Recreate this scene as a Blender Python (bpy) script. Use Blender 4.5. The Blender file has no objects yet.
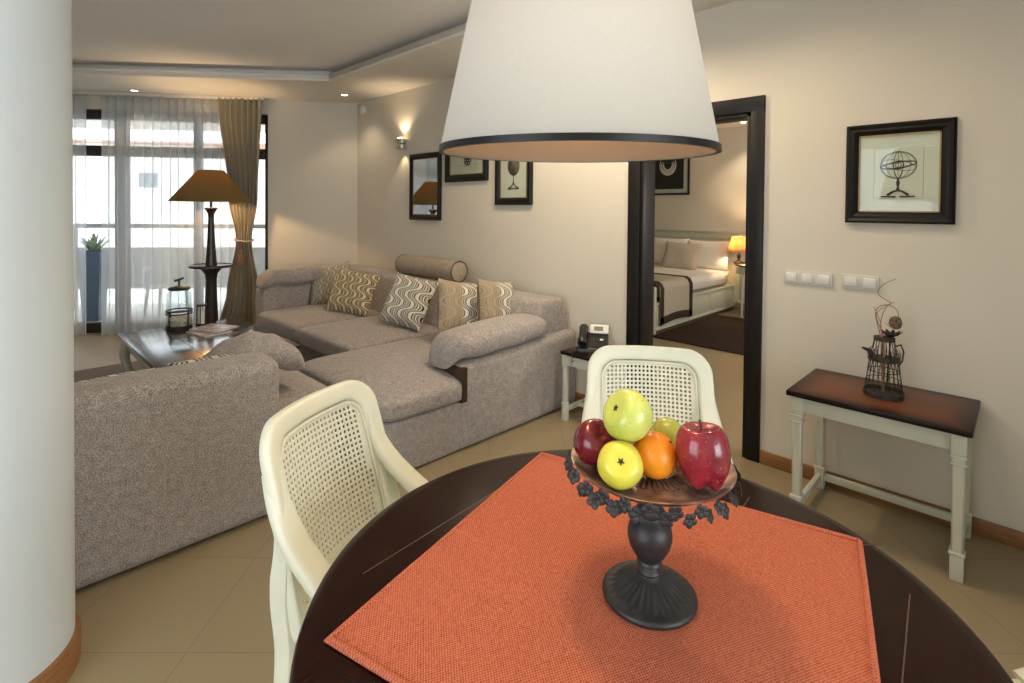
import bpy, bmesh, math, random
from mathutils import Vector, Matrix
R = math.radians
random.seed(7)
scene = bpy.context.scene
COL = scene.collection

# ------------------------------------------------------------------ camera, sky, daylight, exposure
CH = 1.40
def _axes(yaw, pitch, roll):
    fw = Vector((math.sin(yaw), math.cos(yaw), 0)); ri = Vector((math.cos(yaw), -math.sin(yaw), 0)); up = Vector((0, 0, 1))
    f2 = fw * math.cos(pitch) - up * math.sin(pitch); u2 = fw * math.sin(pitch) + up * math.cos(pitch)
    r3 = ri * math.cos(roll) + u2 * math.sin(roll); u3 = u2 * math.cos(roll) - ri * math.sin(roll)
    return r3, u3, -f2
cam_d = bpy.data.cameras.new('camera'); cam = bpy.data.objects.new('camera', cam_d); COL.objects.link(cam)
ax = _axes(R(45.5), R(0.96), R(0.49))
m = Matrix.Identity(4)
for j in range(3):
    for i in range(3): m[i][j] = ax[j][i]
m.translation = (0, 0, CH)
cam.matrix_world = m
cam_d.sensor_width = 36.0
cam_d.lens = 523.0 / 1024 * 36
cam_d.shift_y = -(341.5 - 218.0) / 1024
cam_d.clip_start = 0.02
scene.camera = cam

world = bpy.data.worlds.new('sky'); scene.world = world; world.use_nodes = True
bg = world.node_tree.nodes['Background']; bg.inputs[0].default_value = (0.86, 0.93, 1.0, 1); bg.inputs[1].default_value = 4.0

def area_light(name, loc, aim, sx, sy, power, col):
    d = bpy.data.lights.new(name, 'AREA'); d.shape = 'RECTANGLE'; d.size = sx; d.size_y = sy; d.energy = power; d.color = col
    o = bpy.data.objects.new(name, d); COL.objects.link(o); o.location = loc
    o.rotation_euler = (Vector(aim) - Vector(loc)).to_track_quat('-Z', 'Y').to_euler(); return o
# daylight that comes in through the windows behind and to the side of the camera
area_light('daylight_rear_window', (0.55, -3.36, 1.45), (0.55, 0, 1.45), 2.2, 1.7, 62, (0.87, 0.95, 1.0))
area_light('daylight_side_window', (-1.56, 0.75, 1.40), (0, 0.75, 1.40), 1.8, 1.7, 10, (0.84, 0.93, 1.0))

scene.view_settings.view_transform = 'Standard'; scene.view_settings.look = 'None'
scene.view_settings.exposure = 0.08; scene.view_settings.gamma = 1.0; scene.view_settings.use_curve_mapping = False

# ------------------------------------------------------------------ helpers
class NT:
    def __init__(self, name):
        self.m = bpy.data.materials.new(name); self.m.use_nodes = True; self.t = self.m.node_tree
        self.b = self.t.nodes['Principled BSDF']; self.out = self.t.nodes['Material Output']
    def n(self, typ, **kw):
        nd = self.t.nodes.new(typ)
        for k, v in kw.items():
            if k.startswith('i_'):
                key = k[2:]; nd.inputs[int(key) if key.isdigit() else key].default_value = v
            else: setattr(nd, k, v)
        return nd
    def l(self, a, b): self.t.links.new(a, b)
    def math(self, op, a, b=None):
        nd = self.n('ShaderNodeMath', operation=op)
        for i, v in enumerate((a, b)):
            if v is None: continue
            if isinstance(v, (int, float)): nd.inputs[i].default_value = v
            else: self.l(v, nd.inputs[i])
        return nd.outputs[0]
    def mix(self, f, a, b):
        nd = self.n('ShaderNodeMix', data_type='RGBA')
        for i, v in ((0, f), (6, a), (7, b)):
            if isinstance(v, (int, float)): nd.inputs[i].default_value = v
            elif isinstance(v, tuple): nd.inputs[i].default_value = (*v[:3], 1)
            else: self.l(v, nd.inputs[i])
        return nd.outputs[2]
    def ramp(self, f, stops, interp='LINEAR'):
        nd = self.n('ShaderNodeValToRGB'); cr = nd.color_ramp; cr.interpolation = interp
        while len(cr.elements) < len(stops): cr.elements.new(0.5)
        for e, (p, c) in zip(cr.elements, stops): e.position = p; e.color = (*c[:3], 1)
        self.l(f, nd.inputs[0]); return nd.outputs[0]
    def coord(self, kind='Object'): return self.n('ShaderNodeTexCoord').outputs[kind]
    def noise(self, scale, detail=2, vec=None, stretch=None):
        v = vec or self.coord()
        if stretch:
            mp = self.n('ShaderNodeMapping'); mp.inputs['Scale'].default_value = stretch; self.l(v, mp.inputs[0]); v = mp.outputs[0]
        nd = self.n('ShaderNodeTexNoise'); nd.inputs['Scale'].default_value = scale; nd.inputs['Detail'].default_value = detail
        self.l(v, nd.inputs['Vector']); return nd.outputs[0]
    def bump(self, h, strength, dist=0.002):
        nd = self.n('ShaderNodeBump'); nd.inputs['Strength'].default_value = strength; nd.inputs['Distance'].default_value = dist
        self.l(h, nd.inputs['Height']); self.l(nd.outputs[0], self.b.inputs['Normal'])
    def base(self, c):
        if isinstance(c, tuple): self.b.inputs['Base Color'].default_value = (*c[:3], 1)
        else: self.l(c, self.b.inputs['Base Color'])
    def set(self, **kw):
        for k, v in kw.items(): self.b.inputs[k.replace('_', ' ')].default_value = v

def simple(name, c, rough=0.5, metallic=0.0, var=0.06, scale=8, bump=0.0, bscale=200, spec=0.5, coat=0.0, stretch=None):
    t = NT(name); f = t.noise(scale, 3, stretch=stretch)
    lo = tuple(x * (1 - var) for x in c); hi = tuple(min(1, x * (1 + var)) for x in c)
    t.base(t.ramp(f, [(0.3, lo), (0.7, hi)])); t.set(Roughness=rough, Metallic=metallic)
    t.b.inputs['Specular IOR Level'].default_value = spec
    if coat: t.b.inputs['Coat Weight'].default_value = coat; t.b.inputs['Coat Roughness'].default_value = 0.08
    if bump: t.bump(t.noise(bscale, 2), bump)
    return t.m

def emit(name, c, s):
    t = NT(name); t.base((0.9, 0.9, 0.9)); t.b.inputs['Emission Color'].default_value = (*c, 1); t.b.inputs['Emission Strength'].default_value = s
    return t.m

M = {}
M['wall'] = simple('wall_paint', (0.71, 0.66, 0.565), 0.85, var=0.015, scale=1.5, bump=0.04, bscale=180, spec=0.2)
M['column'] = simple('column_paint', (0.60, 0.645, 0.65), 0.7, var=0.01, scale=1.5, bump=0.03, bscale=160, spec=0.25)
M['ceiling'] = simple('ceiling_paint', (0.93, 0.91, 0.87), 0.9, var=0.015, scale=1.0, spec=0.15)
M['white_paint'] = simple('white_plaster', (0.80, 0.77, 0.71), 0.7, var=0.01, spec=0.2)
M['sofa'] = None
t = NT('sofa_tweed'); a = t.noise(210, 2); b = t.noise(34, 3)
f = t.math('ADD', t.math('MULTIPLY', a, 0.8), t.math('MULTIPLY', b, 0.2))
t.base(t.ramp(f, [(0.36, (0.19, 0.163, 0.148)), (0.50, (0.36, 0.315, 0.288)), (0.64, (0.55, 0.49, 0.455))])); t.set(Roughness=0.92)
t.b.inputs['Specular IOR Level'].default_value = 0.15; t.b.inputs['Sheen Weight'].default_value = 0.25; t.bump(a, 0.35, 0.002); M['sofa'] = t.m
M['beige_fabric'] = simple('beige_velvet', (0.40, 0.33, 0.26), 0.9, var=0.12, scale=30, bump=0.25, bscale=300, spec=0.15)
M['gold_fabric'] = simple('gold_linen', (0.42, 0.33, 0.20), 0.85, var=0.12, scale=40, bump=0.25, bscale=350, spec=0.2)
M['dark_cord'] = simple('dark_cord', (0.09, 0.07, 0.05), 0.8)

def meander(name, ground, line, edge, K=10.0, side=None):
    t = NT(name); sp = t.n('ShaderNodeSeparateXYZ'); t.l(t.coord(), sp.inputs[0])
    x = t.math('MULTIPLY', sp.outputs[0], K); y = t.math('MULTIPLY', sp.outputs[1], K * 0.62)
    s = t.math('MULTIPLY', t.math('SINE', t.math('MULTIPLY', y, 6.2832)), 0.50)
    s2 = t.math('MULTIPLY', t.math('SINE', t.math('MULTIPLY', y, 18.85)), 0.05)
    w = t.math('FRACT', t.math('ADD', t.math('ADD', x, s), s2))
    d = t.math('ABSOLUTE', t.math('SUBTRACT', w, 0.5))
    c = t.ramp(d, [(0.0, line), (0.15, edge), (0.235, ground), (0.37, edge), (0.44, line)], 'CONSTANT')
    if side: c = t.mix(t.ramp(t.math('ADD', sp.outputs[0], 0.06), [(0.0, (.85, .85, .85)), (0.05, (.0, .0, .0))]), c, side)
    t.base(c); t.set(Roughness=0.8); t.b.inputs['Specular IOR Level'].default_value = 0.2
    t.bump(t.noise(320, 2), 0.25); return t.m
M['pat_white'] = meander('ivory_black_meander', (0.60, 0.55, 0.45), (0.78, 0.75, 0.66), (0.03, 0.026, 0.026), 10)
M['pat_glare'] = meander('lamp_glare_meander', (0.60, 0.55, 0.45), (0.78, 0.75, 0.66), (0.03, 0.026, 0.026), 10, (0.36, 0.27, 0.17))  # the tan on one side paints warm lamp glare into the fabric colour
M['pat_gold'] = meander('gold_meander', (0.40, 0.30, 0.17), (0.72, 0.62, 0.42), (0.075, 0.055, 0.04), 12)
M['pat_sand'] = meander('sand_meander', (0.42, 0.36, 0.27), (0.58, 0.52, 0.42), (0.22, 0.18, 0.14), 14)

def wood(name, dark, mid, rough=0.3, scale=9, axis=(1, 14, 14), coat=0.3, spec=0.5, bmp=0.04):
    t = NT(name); f = t.noise(scale, 5, stretch=axis)
    t.base(t.ramp(f, [(0.3, dark), (0.7, mid)])); t.set(Roughness=rough); t.b.inputs['Coat Weight'].default_value = coat
    t.b.inputs['Coat Roughness'].default_value = 0.15; t.b.inputs['Specular IOR Level'].default_value = spec; (t.bump(f, bmp, 0.001) if bmp else None); return t.m
M['mahogany'] = wood('dark_mahogany', (0.006, 0.002, 0.0015), (0.024, 0.006, 0.003), 0.2, 7, (3, 26, 26), 0.0, 0.2, 0)
M['lampwood'] = wood('lamp_wood', (0.012, 0.007, 0.006), (0.030, 0.016, 0.012), 0.4, 9, (14, 14, 1))
M['skirting'] = wood('oak_skirting', (0.20, 0.085, 0.028), (0.33, 0.155, 0.055), 0.45, 5, (1, 1.5, 22), 0.1)
M['espresso'] = wood('espresso_door', (0.006, 0.005, 0.005), (0.013, 0.010, 0.009), 0.5, 6, (18, 18, 1), 0.05, 0.3)
M['wenge'] = wood('wenge_window', (0.018, 0.010, 0.007), (0.035, 0.020, 0.014), 0.45, 6, (14, 14, 1), 0.1)
M['strip'] = wood('walnut_strip', (0.030, 0.014, 0.009), (0.062, 0.028, 0.017), 0.4, 8, (14, 14, 1), 0.1)

def burnished(name, hx, hy, centre=(0.17, 0.050, 0.022), edge=(0.012, 0.005, 0.004), w=0.10):
    """reddish top with stained, burnished borders (the stain belongs to the wood)"""
    t = NT(name); sp = t.n('ShaderNodeSeparateXYZ'); t.l(t.coord(), sp.inputs[0])
    dx = t.math('SUBTRACT', hx, t.math('ABSOLUTE', sp.outputs[0])); dy = t.math('SUBTRACT', hy, t.math('ABSOLUTE', sp.outputs[1]))
    d = t.math('DIVIDE', t.math('MINIMUM', dx, dy), w)
    g = t.noise(8, 5, stretch=(30, 2.5, 30))
    f = t.math('ADD', d, t.math('MULTIPLY', t.math('SUBTRACT', g, 0.5), 0.5))
    c = t.ramp(f, [(0.05, edge), (0.95, centre)])
    c = t.mix(t.math('MULTIPLY', g, 0.55), c, edge)
    t.base(c); t.set(Roughness=0.34); t.b.inputs['Specular IOR Level'].default_value = 0.22; t.b.inputs['Coat Weight'].default_value = 0.0; t.b.inputs['Coat Roughness'].default_value = 0.12; t.bump(g, 0.05, 0.001); return t.m
M['console_top'] = burnished('console_top_wood', 0.24, 0.32, (0.20, 0.065, 0.028))
M['coffee_top'] = burnished('coffee_table_wood', 0.43, 0.63, (0.06, 0.017, 0.010), (0.010, 0.005, 0.004), 0.16)
bb_ = M['coffee_top'].node_tree.nodes['Principled BSDF']; bb_.inputs['Roughness'].default_value = 0.16; bb_.inputs['Coat Weight'].default_value = 0.8; bb_.inputs['Specular IOR Level'].default_value = 0.5
M['stand_top'] = burnished('side_table_wood', 0.17, 0.13, (0.14, 0.025, 0.014), (0.010, 0.005, 0.004), 0.08)
M['cream'] = simple('cream_lacquer', (0.735, 0.73, 0.575), 0.38, var=0.03, scale=12, spec=0.45)
M['cane'] = simple('painted_cane', (0.72, 0.705, 0.555), 0.5, var=0.05, scale=90, spec=0.4)
M['sage'] = simple('sage_cream_lacquer', (0.60, 0.60, 0.485), 0.42, var=0.04, scale=12, spec=0.4)
M['iron'] = simple('cast_iron', (0.045, 0.042, 0.042), 0.47, 0.55, var=0.15, scale=60, bump=0.15, bscale=260)
M['lid_iron'] = simple('dark_lid', (0.02, 0.017, 0.015), 0.5, 0.2)
M['rust_iron'] = simple('rusted_wire', (0.060, 0.050, 0.042), 0.6, 0.4, var=0.35, scale=60)
t = NT('bronzed_plate'); f = t.noise(38, 4)
t.base(t.ramp(f, [(0.35, (0.16, 0.095, 0.08)), (0.55, (0.30, 0.19, 0.155)), (0.70, (0.42, 0.29, 0.24))])); t.set(Roughness=0.34, Metallic=0.55); M['plate'] = t.m
M['black_frame'] = simple('black_frame', (0.008, 0.007, 0.007), 0.4, var=0.1, spec=0.3)
M['gold_lip'] = simple('gilt_lip', (0.30, 0.20, 0.09), 0.4, 0.6)
M['paper'] = simple('aged_paper', (0.74, 0.73, 0.58), 0.7, var=0.04, scale=9, spec=0.3)
M['ink'] = simple('engraving_ink', (0.05, 0.04, 0.03), 0.8)
M['sepia'] = simple('sepia_ink', (0.21, 0.15, 0.10), 0.8, var=0.45, scale=70)
M['white_ink'] = simple('pale_print', (0.70, 0.69, 0.62), 0.7)
M['black_plastic'] = simple('black_plastic', (0.012, 0.012, 0.013), 0.35)
M['ivory_plastic'] = simple('ivory_plastic', (0.66, 0.63, 0.55), 0.4, var=0.01)
M['white_plastic'] = simple('white_plastic', (0.80, 0.79, 0.74), 0.35, var=0.01)
M['lcd'] = simple('lcd_green', (0.12, 0.15, 0.09), 0.3)
M['chrome'] = simple('satin_nickel', (0.62, 0.58, 0.50), 0.25, 1.0)
M['brass'] = simple('brass_ring', (0.75, 0.55, 0.25), 0.3, 1.0)
M['drape'] = simple('drape_taupe', (0.44, 0.40, 0.305), 0.75, var=0.06, scale=14, bump=0.15, bscale=300, spec=0.3)
M['tassel'] = simple('tassel_brown', (0.15, 0.10, 0.06), 0.8)
M['linen_white'] = simple('white_linen', (0.82, 0.79, 0.74), 0.85, var=0.03, scale=12, bump=0.1, bscale=60, spec=0.2)
M['linen_beige'] = simple('beige_linen', (0.52, 0.46, 0.37), 0.85, var=0.06, scale=20, spec=0.2)
M['dark_band'] = simple('brown_band', (0.045, 0.022, 0.018), 0.8)
M['rug_brown'] = simple('brown_pile', (0.050, 0.032, 0.026), 0.95, var=0.35, scale=60, bump=0.6, bscale=240, spec=0.1)
M['rug_grey'] = simple('grey_pile', (0.17, 0.15, 0.14), 0.95, var=0.25, scale=80, bump=0.6, bscale=260, spec=0.1)
M['orange'] = None
t = NT('orange_peel'); f = t.noise(6, 2); t.base(t.ramp(f, [(0.3, (0.85, 0.22, 0.006)), (0.7, (0.95, 0.33, 0.015))])); t.set(Roughness=0.36)
t.b.inputs['Subsurface Weight'].default_value = 0.05; t.bump(t.noise(260, 1), 0.35, 0.001); M['orange'] = t.m
def apple_mat(name, lo, hi, streak=None, rough=0.22, spots=None):
    t = NT(name); f = t.noise(9, 3, stretch=(3.5, 3.5, 0.7)) if streak else t.noise(14, 3)
    c = t.ramp(f, [(0.34, lo), (0.68, hi)])
    if spots:
        v = t.n('ShaderNodeTexVoronoi'); v.inputs['Scale'].default_value = 130; t.l(t.coord(), v.inputs['Vector'])
        c = t.mix(t.ramp(v.outputs['Distance'], [(0.10, (1, 1, 1)), (0.20, (0, 0, 0))]), c, spots)
    t.base(c); t.set(Roughness=rough); t.b.inputs['Coat Weight'].default_value = 0.25; t.b.inputs['Coat Roughness'].default_value = 0.1; return t.m
M['apple_red'] = apple_mat('red_apple_skin', (0.13, 0.006, 0.016), (0.33, 0.022, 0.035), True, 0.2, (0.36, 0.07, 0.06))
M['apple_dark'] = apple_mat('dark_red_apple_skin', (0.085, 0.004, 0.012), (0.19, 0.010, 0.020), True, 0.2)
M['apple_yellow'] = apple_mat('yellow_apple_skin', (0.68, 0.60, 0.045), (0.76, 0.71, 0.11), None, 0.28)
M['apple_green'] = apple_mat('green_apple_skin', (0.50, 0.56, 0.075), (0.63, 0.66, 0.17), None, 0.3, (0.42, 0.42, 0.08))
M['pear'] = apple_mat('green_russet_skin', (0.30, 0.36, 0.035), (0.46, 0.44, 0.06), None, 0.35)
M['stem'] = simple('fruit_stem', (0.05, 0.03, 0.015), 0.8)

# floor tiles laid on the diagonal
t = NT('stone_floor_tile'); tc = t.coord('Object'); mp = t.n('ShaderNodeMapping'); mp.inputs['Rotation'].default_value = (0, 0, R(45))
mp.inputs['Location'].default_value = (0.10, 0.165, 0); t.l(tc, mp.inputs[0])
br = t.n('ShaderNodeTexBrick'); br.offset = 0.0; br.squash = 1.0
for k, v in (('Scale', 1.0), ('Mortar Size', 0.0022), ('Mortar Smooth', 0.3), ('Brick Width', 0.448), ('Row Height', 0.448)): br.inputs[k].default_value = v
br.inputs['Color1'].default_value = (0.34, 0.265, 0.158, 1); br.inputs['Color2'].default_value = (0.318, 0.248, 0.148, 1); br.inputs['Mortar'].default_value = (0.22, 0.175, 0.115, 1)
t.l(mp.outputs[0], br.inputs['Vector'])
f = t.noise(2.2, 6); c = t.mix(t.math('MULTIPLY', f, 0.5), br.outputs['Color'], (0.275, 0.215, 0.128)); t.base(c)
t.set(Roughness=0.34); t.b.inputs['Specular IOR Level'].default_value = 0.4; M['tile'] = t.m
t = NT('balcony_tile'); br = t.n('ShaderNodeTexBrick'); br.offset = 0; br.inputs['Scale'].default_value = 1; br.inputs['Brick Width'].default_value = 0.3; br.inputs['Row Height'].default_value = 0.3
br.inputs['Mortar Size'].default_value = 0.004; br.inputs['Color1'].default_value = (0.66, 0.63, 0.58, 1); br.inputs['Color2'].default_value = (0.62, 0.60, 0.55, 1); br.inputs['Mortar'].default_value = (0.4, 0.38, 0.35, 1)
t.l(t.coord(), br.inputs['Vector']); t.base(br.outputs['Color']); t.set(Roughness=0.6); M['balcony'] = t.m

# woven coral cloth
t = NT('coral_weave'); sp = t.n('ShaderNodeSeparateXYZ'); t.l(t.coord(), sp.inputs[0])
wx = t.math('SINE', t.math('MULTIPLY', sp.outputs[0], 1050)); wy = t.math('SINE', t.math('MULTIPLY', sp.outputs[1], 1250))
w = t.math('MULTIPLY', wx, wy); n1 = t.noise(150, 3, stretch=(1, 5, 1)); n3 = t.noise(170, 3, stretch=(5, 1, 1)); n2 = t.noise(4, 3)
f = t.math('ADD', t.math('MULTIPLY', t.math('ADD', t.math('MULTIPLY', w, 0.5), 0.5), 0.30), t.math('ADD', t.math('MULTIPLY', n1, 0.36), t.math('MULTIPLY', n3, 0.36)))
c = t.ramp(f, [(0.30, (0.09, 0.028, 0.016)), (0.44, (0.38, 0.095, 0.048)), (0.56, (0.56, 0.155, 0.085)), (0.74, (0.68, 0.28, 0.17))])
c = t.mix(t.math('MULTIPLY', n2, 0.22), c, (0.36, 0.09, 0.05)); t.base(c); t.set(Roughness=0.9); t.b.inputs['Specular IOR Level'].default_value = 0.15
t.bump(f, 0.4, 0.0015); M['coral'] = t.m

def thin_glass(name, tint=(0.97, 0.99, 0.99), refl=0.07):
    t = NT(name); tr = t.n('ShaderNodeBsdfTransparent'); tr.inputs[0].default_value = (*tint, 1); gl = t.n('ShaderNodeBsdfGlossy'); gl.inputs['Roughness'].default_value = 0.03
    mx = t.n('ShaderNodeMixShader'); lw = t.n('ShaderNodeLayerWeight'); lw.inputs[0].default_value = 0.25
    t.l(t.math('ADD', t.math('MULTIPLY', lw.outputs['Fresnel'], 0.35), refl * 0.2), mx.inputs[0]); t.l(tr.outputs[0], mx.inputs[1]); t.l(gl.outputs[0], mx.inputs[2])
    t.l(mx.outputs[0], t.out.inputs[0]); return t.m
M['glass'] = thin_glass('window_glass'); M['jar_glass'] = thin_glass('jar_glass', (0.90, 0.95, 0.95), 0.18)
t = NT('sheer_voile'); tr = t.n('ShaderNodeBsdfTransparent'); tr.inputs[0].default_value = (0.95, 0.96, 0.97, 1)
df = t.n('ShaderNodeBsdfDiffuse'); df.inputs[0].default_value = (0.80, 0.81, 0.81, 1); tl = t.n('ShaderNodeBsdfTranslucent'); tl.inputs[0].default_value = (0.82, 0.84, 0.86, 1)
m1 = t.n('ShaderNodeMixShader'); m1.inputs[0].default_value = 0.5; t.l(df.outputs[0], m1.inputs[1]); t.l(tl.outputs[0], m1.inputs[2])
m2 = t.n('ShaderNodeMixShader'); m2.inputs[0].default_value = 0.55; t.l(tr.outputs[0], m2.inputs[1]); t.l(m1.outputs[0], m2.inputs[2]); t.l(m2.outputs[0], t.out.inputs[0]); M['sheer'] = t.m
def shade_mat(name, col, trans, mixf):
    t = NT(name); f = t.noise(160, 2, stretch=(1, 1, 5)); c = t.ramp(f, [(0.3, tuple(x * 0.93 for x in col)), (0.7, col)])
    df = t.n('ShaderNodeBsdfDiffuse'); t.l(c, df.inputs[0]); tl = t.n('ShaderNodeBsdfTranslucent'); tl.inputs[0].default_value = (*trans, 1)
    mx = t.n('ShaderNodeMixShader'); mx.inputs[0].default_value = mixf; t.l(df.outputs[0], mx.inputs[1]); t.l(tl.outputs[0], mx.inputs[2]); t.l(mx.outputs[0], t.out.inputs[0]); return t.m
M['linen_shade'] = shade_mat('pendant_linen', (0.86, 0.825, 0.74), (0.88, 0.70, 0.48), 0.34)
M['shade_lining'] = shade_mat('pendant_lining', (0.80, 0.62, 0.42), (0.85, 0.65, 0.42), 0.18)
M['brown_shade'] = shade_mat('brown_silk_shade', (0.235, 0.165, 0.075), (0.30, 0.19, 0.075), 0.22)
M['bed_shade'] = shade_mat('pleated_shade', (0.80, 0.62, 0.38), (0.9, 0.65, 0.35), 0.5)
M['bulb'] = emit('warm_bulb', (1.0, 0.72, 0.42), 14)
M['spot'] = emit('spot_glow', (1.0, 0.85, 0.62), 8)

def thing(name, label, cat, loc=(0, 0, 0), rotz=0.0, group=None):
    o = bpy.data.objects.new(name, None); COL.objects.link(o); o.location = loc; o.rotation_euler = (0, 0, rotz); o.empty_display_size = 0.05
    o['label'] = label; o['category'] = cat
    if group: o['group'] = group
    return o
def tag(o, label, cat, group=None):
    o['label'] = label; o['category'] = cat
    if group: o['group'] = group
    return o
def struct_root(name, loc=(0, 0, 0), mat=None):
    o = bpy.data.objects.new(name, None); COL.objects.link(o); o.location = loc; o['kind'] = 'structure'
    if mat: o.matrix_world = mat
    return o

class MB:
    def __init__(self): self.bm = bmesh.new()
    def box(self, c, s, bev=0.0, seg=2, rot=None, Mx=None):
        mt = Matrix.Translation(c)
        if rot is not None: mt = mt @ rot.to_4x4()
        mt = mt @ Matrix.Diagonal((s[0], s[1], s[2], 1))
        if Mx is not None: mt = Mx @ mt
        r = bmesh.ops.create_cube(self.bm, size=1, matrix=mt)
        if bev > 0:
            es = list({e for v in r['verts'] for e in v.link_edges})
            bmesh.ops.bevel(self.bm, geom=es, offset=bev, segments=seg, profile=0.5, affect='EDGES')
        return self
    def grid(self, fn, nu, nv, cu=False, cv=False, flip=False):
        vs = [[self.bm.verts.new(fn(i / (nu if cu else nu - 1), j / (nv if cv else nv - 1))) for j in range(nv)] for i in range(nu)]
        for i in range(nu if cu else nu - 1):
            for j in range(nv if cv else nv - 1):
                q = [vs[i][j], vs[(i + 1) % nu][j], vs[(i + 1) % nu][(j + 1) % nv], vs[i][(j + 1) % nv]]
                if flip: q.reverse()
                try: self.bm.faces.new(q)
                except ValueError: pass
        return vs
    def lathe(self, prof, n=32, c=(0, 0, 0), Mx=None, rfn=None):
        c = Vector(c)
        def f(u, v):
            k = v * (len(prof) - 1); i = min(int(k + 1e-6), len(prof) - 1); r, z = prof[i]; a = u * 2 * math.pi
            if rfn: r = rfn(r, z, a, i)
            p = Vector((r * math.cos(a), r * math.sin(a), z))
            return (Mx @ p if Mx is not None else p) + c
        vs = self.grid(f, n, len(prof), cu=True)
        for idx, rev in ((0, True), (len(prof) - 1, False)):
            if prof[idx][0] > 1e-5:
                loop = [vs[i][idx] for i in range(n)]
                if rev: loop.reverse()
                try: self.bm.faces.new(loop)
                except ValueError: pass
        return self
    def tube(self, path, r, n=8, closed=False, caps=True, sq=None):
        P = [Vector(p) for p in path]; N = len(P)
        rad = r if isinstance(r, (list, tuple)) else [r] * N
        up = None; rings = []
        for i in range(N):
            if closed: tn = P[(i + 1) % N] - P[i - 1]
            else: tn = P[min(i + 1, N - 1)] - P[max(i - 1, 0)]
            tn.normalize()
            if up is None:
                up = Vector((0, 0, 1)) if abs(tn.z) < 0.9 else Vector((0, 1, 0))
            up = (up - tn * up.dot(tn)).normalized(); sd = tn.cross(up)
            ring = []
            for k in range(n):
                a = 2 * math.pi * (k + (0.5 if sq else 0)) / n; q = rad[i]
                ring.append(self.bm.verts.new(P[i] + (up * math.sin(a) + sd * math.cos(a)) * q))
            rings.append(ring)
        for i in range(N if closed else N - 1):
            A, B = rings[i], rings[(i + 1) % N]
            for k in range(n): self.bm.faces.new((A[k], A[(k + 1) % n], B[(k + 1) % n], B[k]))
        if caps and not closed:
            self.bm.faces.new(list(reversed(rings[0]))); self.bm.faces.new(rings[-1])
        return self
    def cushion(self, c, s, a=5.0, n=16, warp=None, az=None):
        """rounded, stuffed block: a superellipsoid of half sizes s"""
        az = az or a; c = Vector(c); bm = self.bm; made = {}
        def vert(p):
            key = tuple(round(x, 5) for x in p)
            if key in made: return made[key]
            hx = (abs(p[0]) ** a + abs(p[1]) ** a) ** (1 / a) if (p[0] or p[1]) else 0.0
            k = (hx ** az + abs(p[2]) ** az) ** (1 / az)
            q = Vector((p[0] / k * s[0], p[1] / k * s[1], p[2] / k * s[2])) + c
            if warp: q = warp(q)
            made[key] = bm.verts.new(q); return made[key]
        g = [math.sin((-1 + 2 * i / n) * math.pi / 2 * 0.92) / math.sin(math.pi / 2 * 0.92) for i in range(n + 1)]
        for ax_ in range(3):
            for sg in (-1, 1):
                for i in range(n):
                    for j in range(n):
                        q = []
                        for (u, v) in ((g[i], g[j]), (g[i + 1], g[j]), (g[i + 1], g[j + 1]), (g[i], g[j + 1])):
                            p = [0, 0, 0]; p[ax_] = sg; p[(ax_ + 1) % 3] = u; p[(ax_ + 2) % 3] = v; q.append(vert(p))
                        if sg < 0: q.reverse()
                        try: bm.faces.new(q)
                        except ValueError: pass
        return self
    def ring_frame(self, outer, inner, nrm, thick, closed=True):
        """rounded moulding that runs between two matching outlines"""
        sec = []
        for k in range(14):
            a = 2 * math.pi * k / 14; ca, sa = math.cos(a), math.sin(a)
            sec.append((0.5 + 0.5 * math.copysign(abs(ca) ** 0.45, ca), 0.5 * math.copysign(abs(sa) ** 0.6, sa)))
        N = len(outer); rings = []
        for i in range(N):
            O, I, n_ = Vector(outer[i]), Vector(inner[i]), Vector(nrm[i])
            rings.append([self.bm.verts.new(O + (I - O) * (1 - s) + n_ * (h * thick)) for s, h in sec])
        for i in range(N if closed else N - 1):
            A, B = rings[i], rings[(i + 1) % N]
            for k in range(14): self.bm.faces.new((A[k], A[(k + 1) % 14], B[(k + 1) % 14], B[k]))
        if not closed:
            self.bm.faces.new(list(reversed(rings[0]))); self.bm.faces.new(rings[-1])
        return self
    def poly(self, pts, h=None):
        vs = [self.bm.verts.new(p) for p in pts]; f = self.bm.faces.new(vs)
        if h is not None:
            r = bmesh.ops.extrude_face_region(self.bm, geom=[f])
            bmesh.ops.translate(self.bm, verts=[v for v in r['geom'] if isinstance(v, bmesh.types.BMVert)], vec=h)
        return self

def obj(name, mb, mat, parent=None, world=False, ang=38, solid=0.0, label=None, mats=None):
    bm = mb.bm
    bmesh.ops.recalc_face_normals(bm, faces=bm.faces[:])
    if world and parent is not None:
        inv = (Matrix.Translation(parent.location) @ parent.rotation_euler.to_matrix().to_4x4()).inverted()
        bmesh.ops.transform(bm, matrix=inv, verts=bm.verts[:])
    for f in bm.faces: f.smooth = True
    for e in bm.edges:
        if len(e.link_faces) == 2 and e.calc_face_angle(0) > R(ang): e.smooth = False
    me = bpy.data.meshes.new(name); bm.to_mesh(me); bm.free()
    me.materials.append(mat)
    for x in (mats or []): me.materials.append(x)
    o = bpy.data.objects.new(name, me); COL.objects.link(o)
    if parent is not None: o.parent = parent
    if solid:
        md = o.modifiers.new('thickness', 'SOLIDIFY'); md.thickness = solid; md.offset = 0
    if label: o['label'] = label
    return o
def struct(name, mb, mat, parent=None, **kw):
    o = obj(name, mb, mat, parent, **kw)
    if parent is None: o['kind'] = 'structure'
    return o
def copy_tree(o, parent=None):
    c = o.copy(); COL.objects.link(c)
    if parent is not None: c.parent = parent
    for ch in list(o.children): copy_tree(ch, c)
    return c
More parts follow.
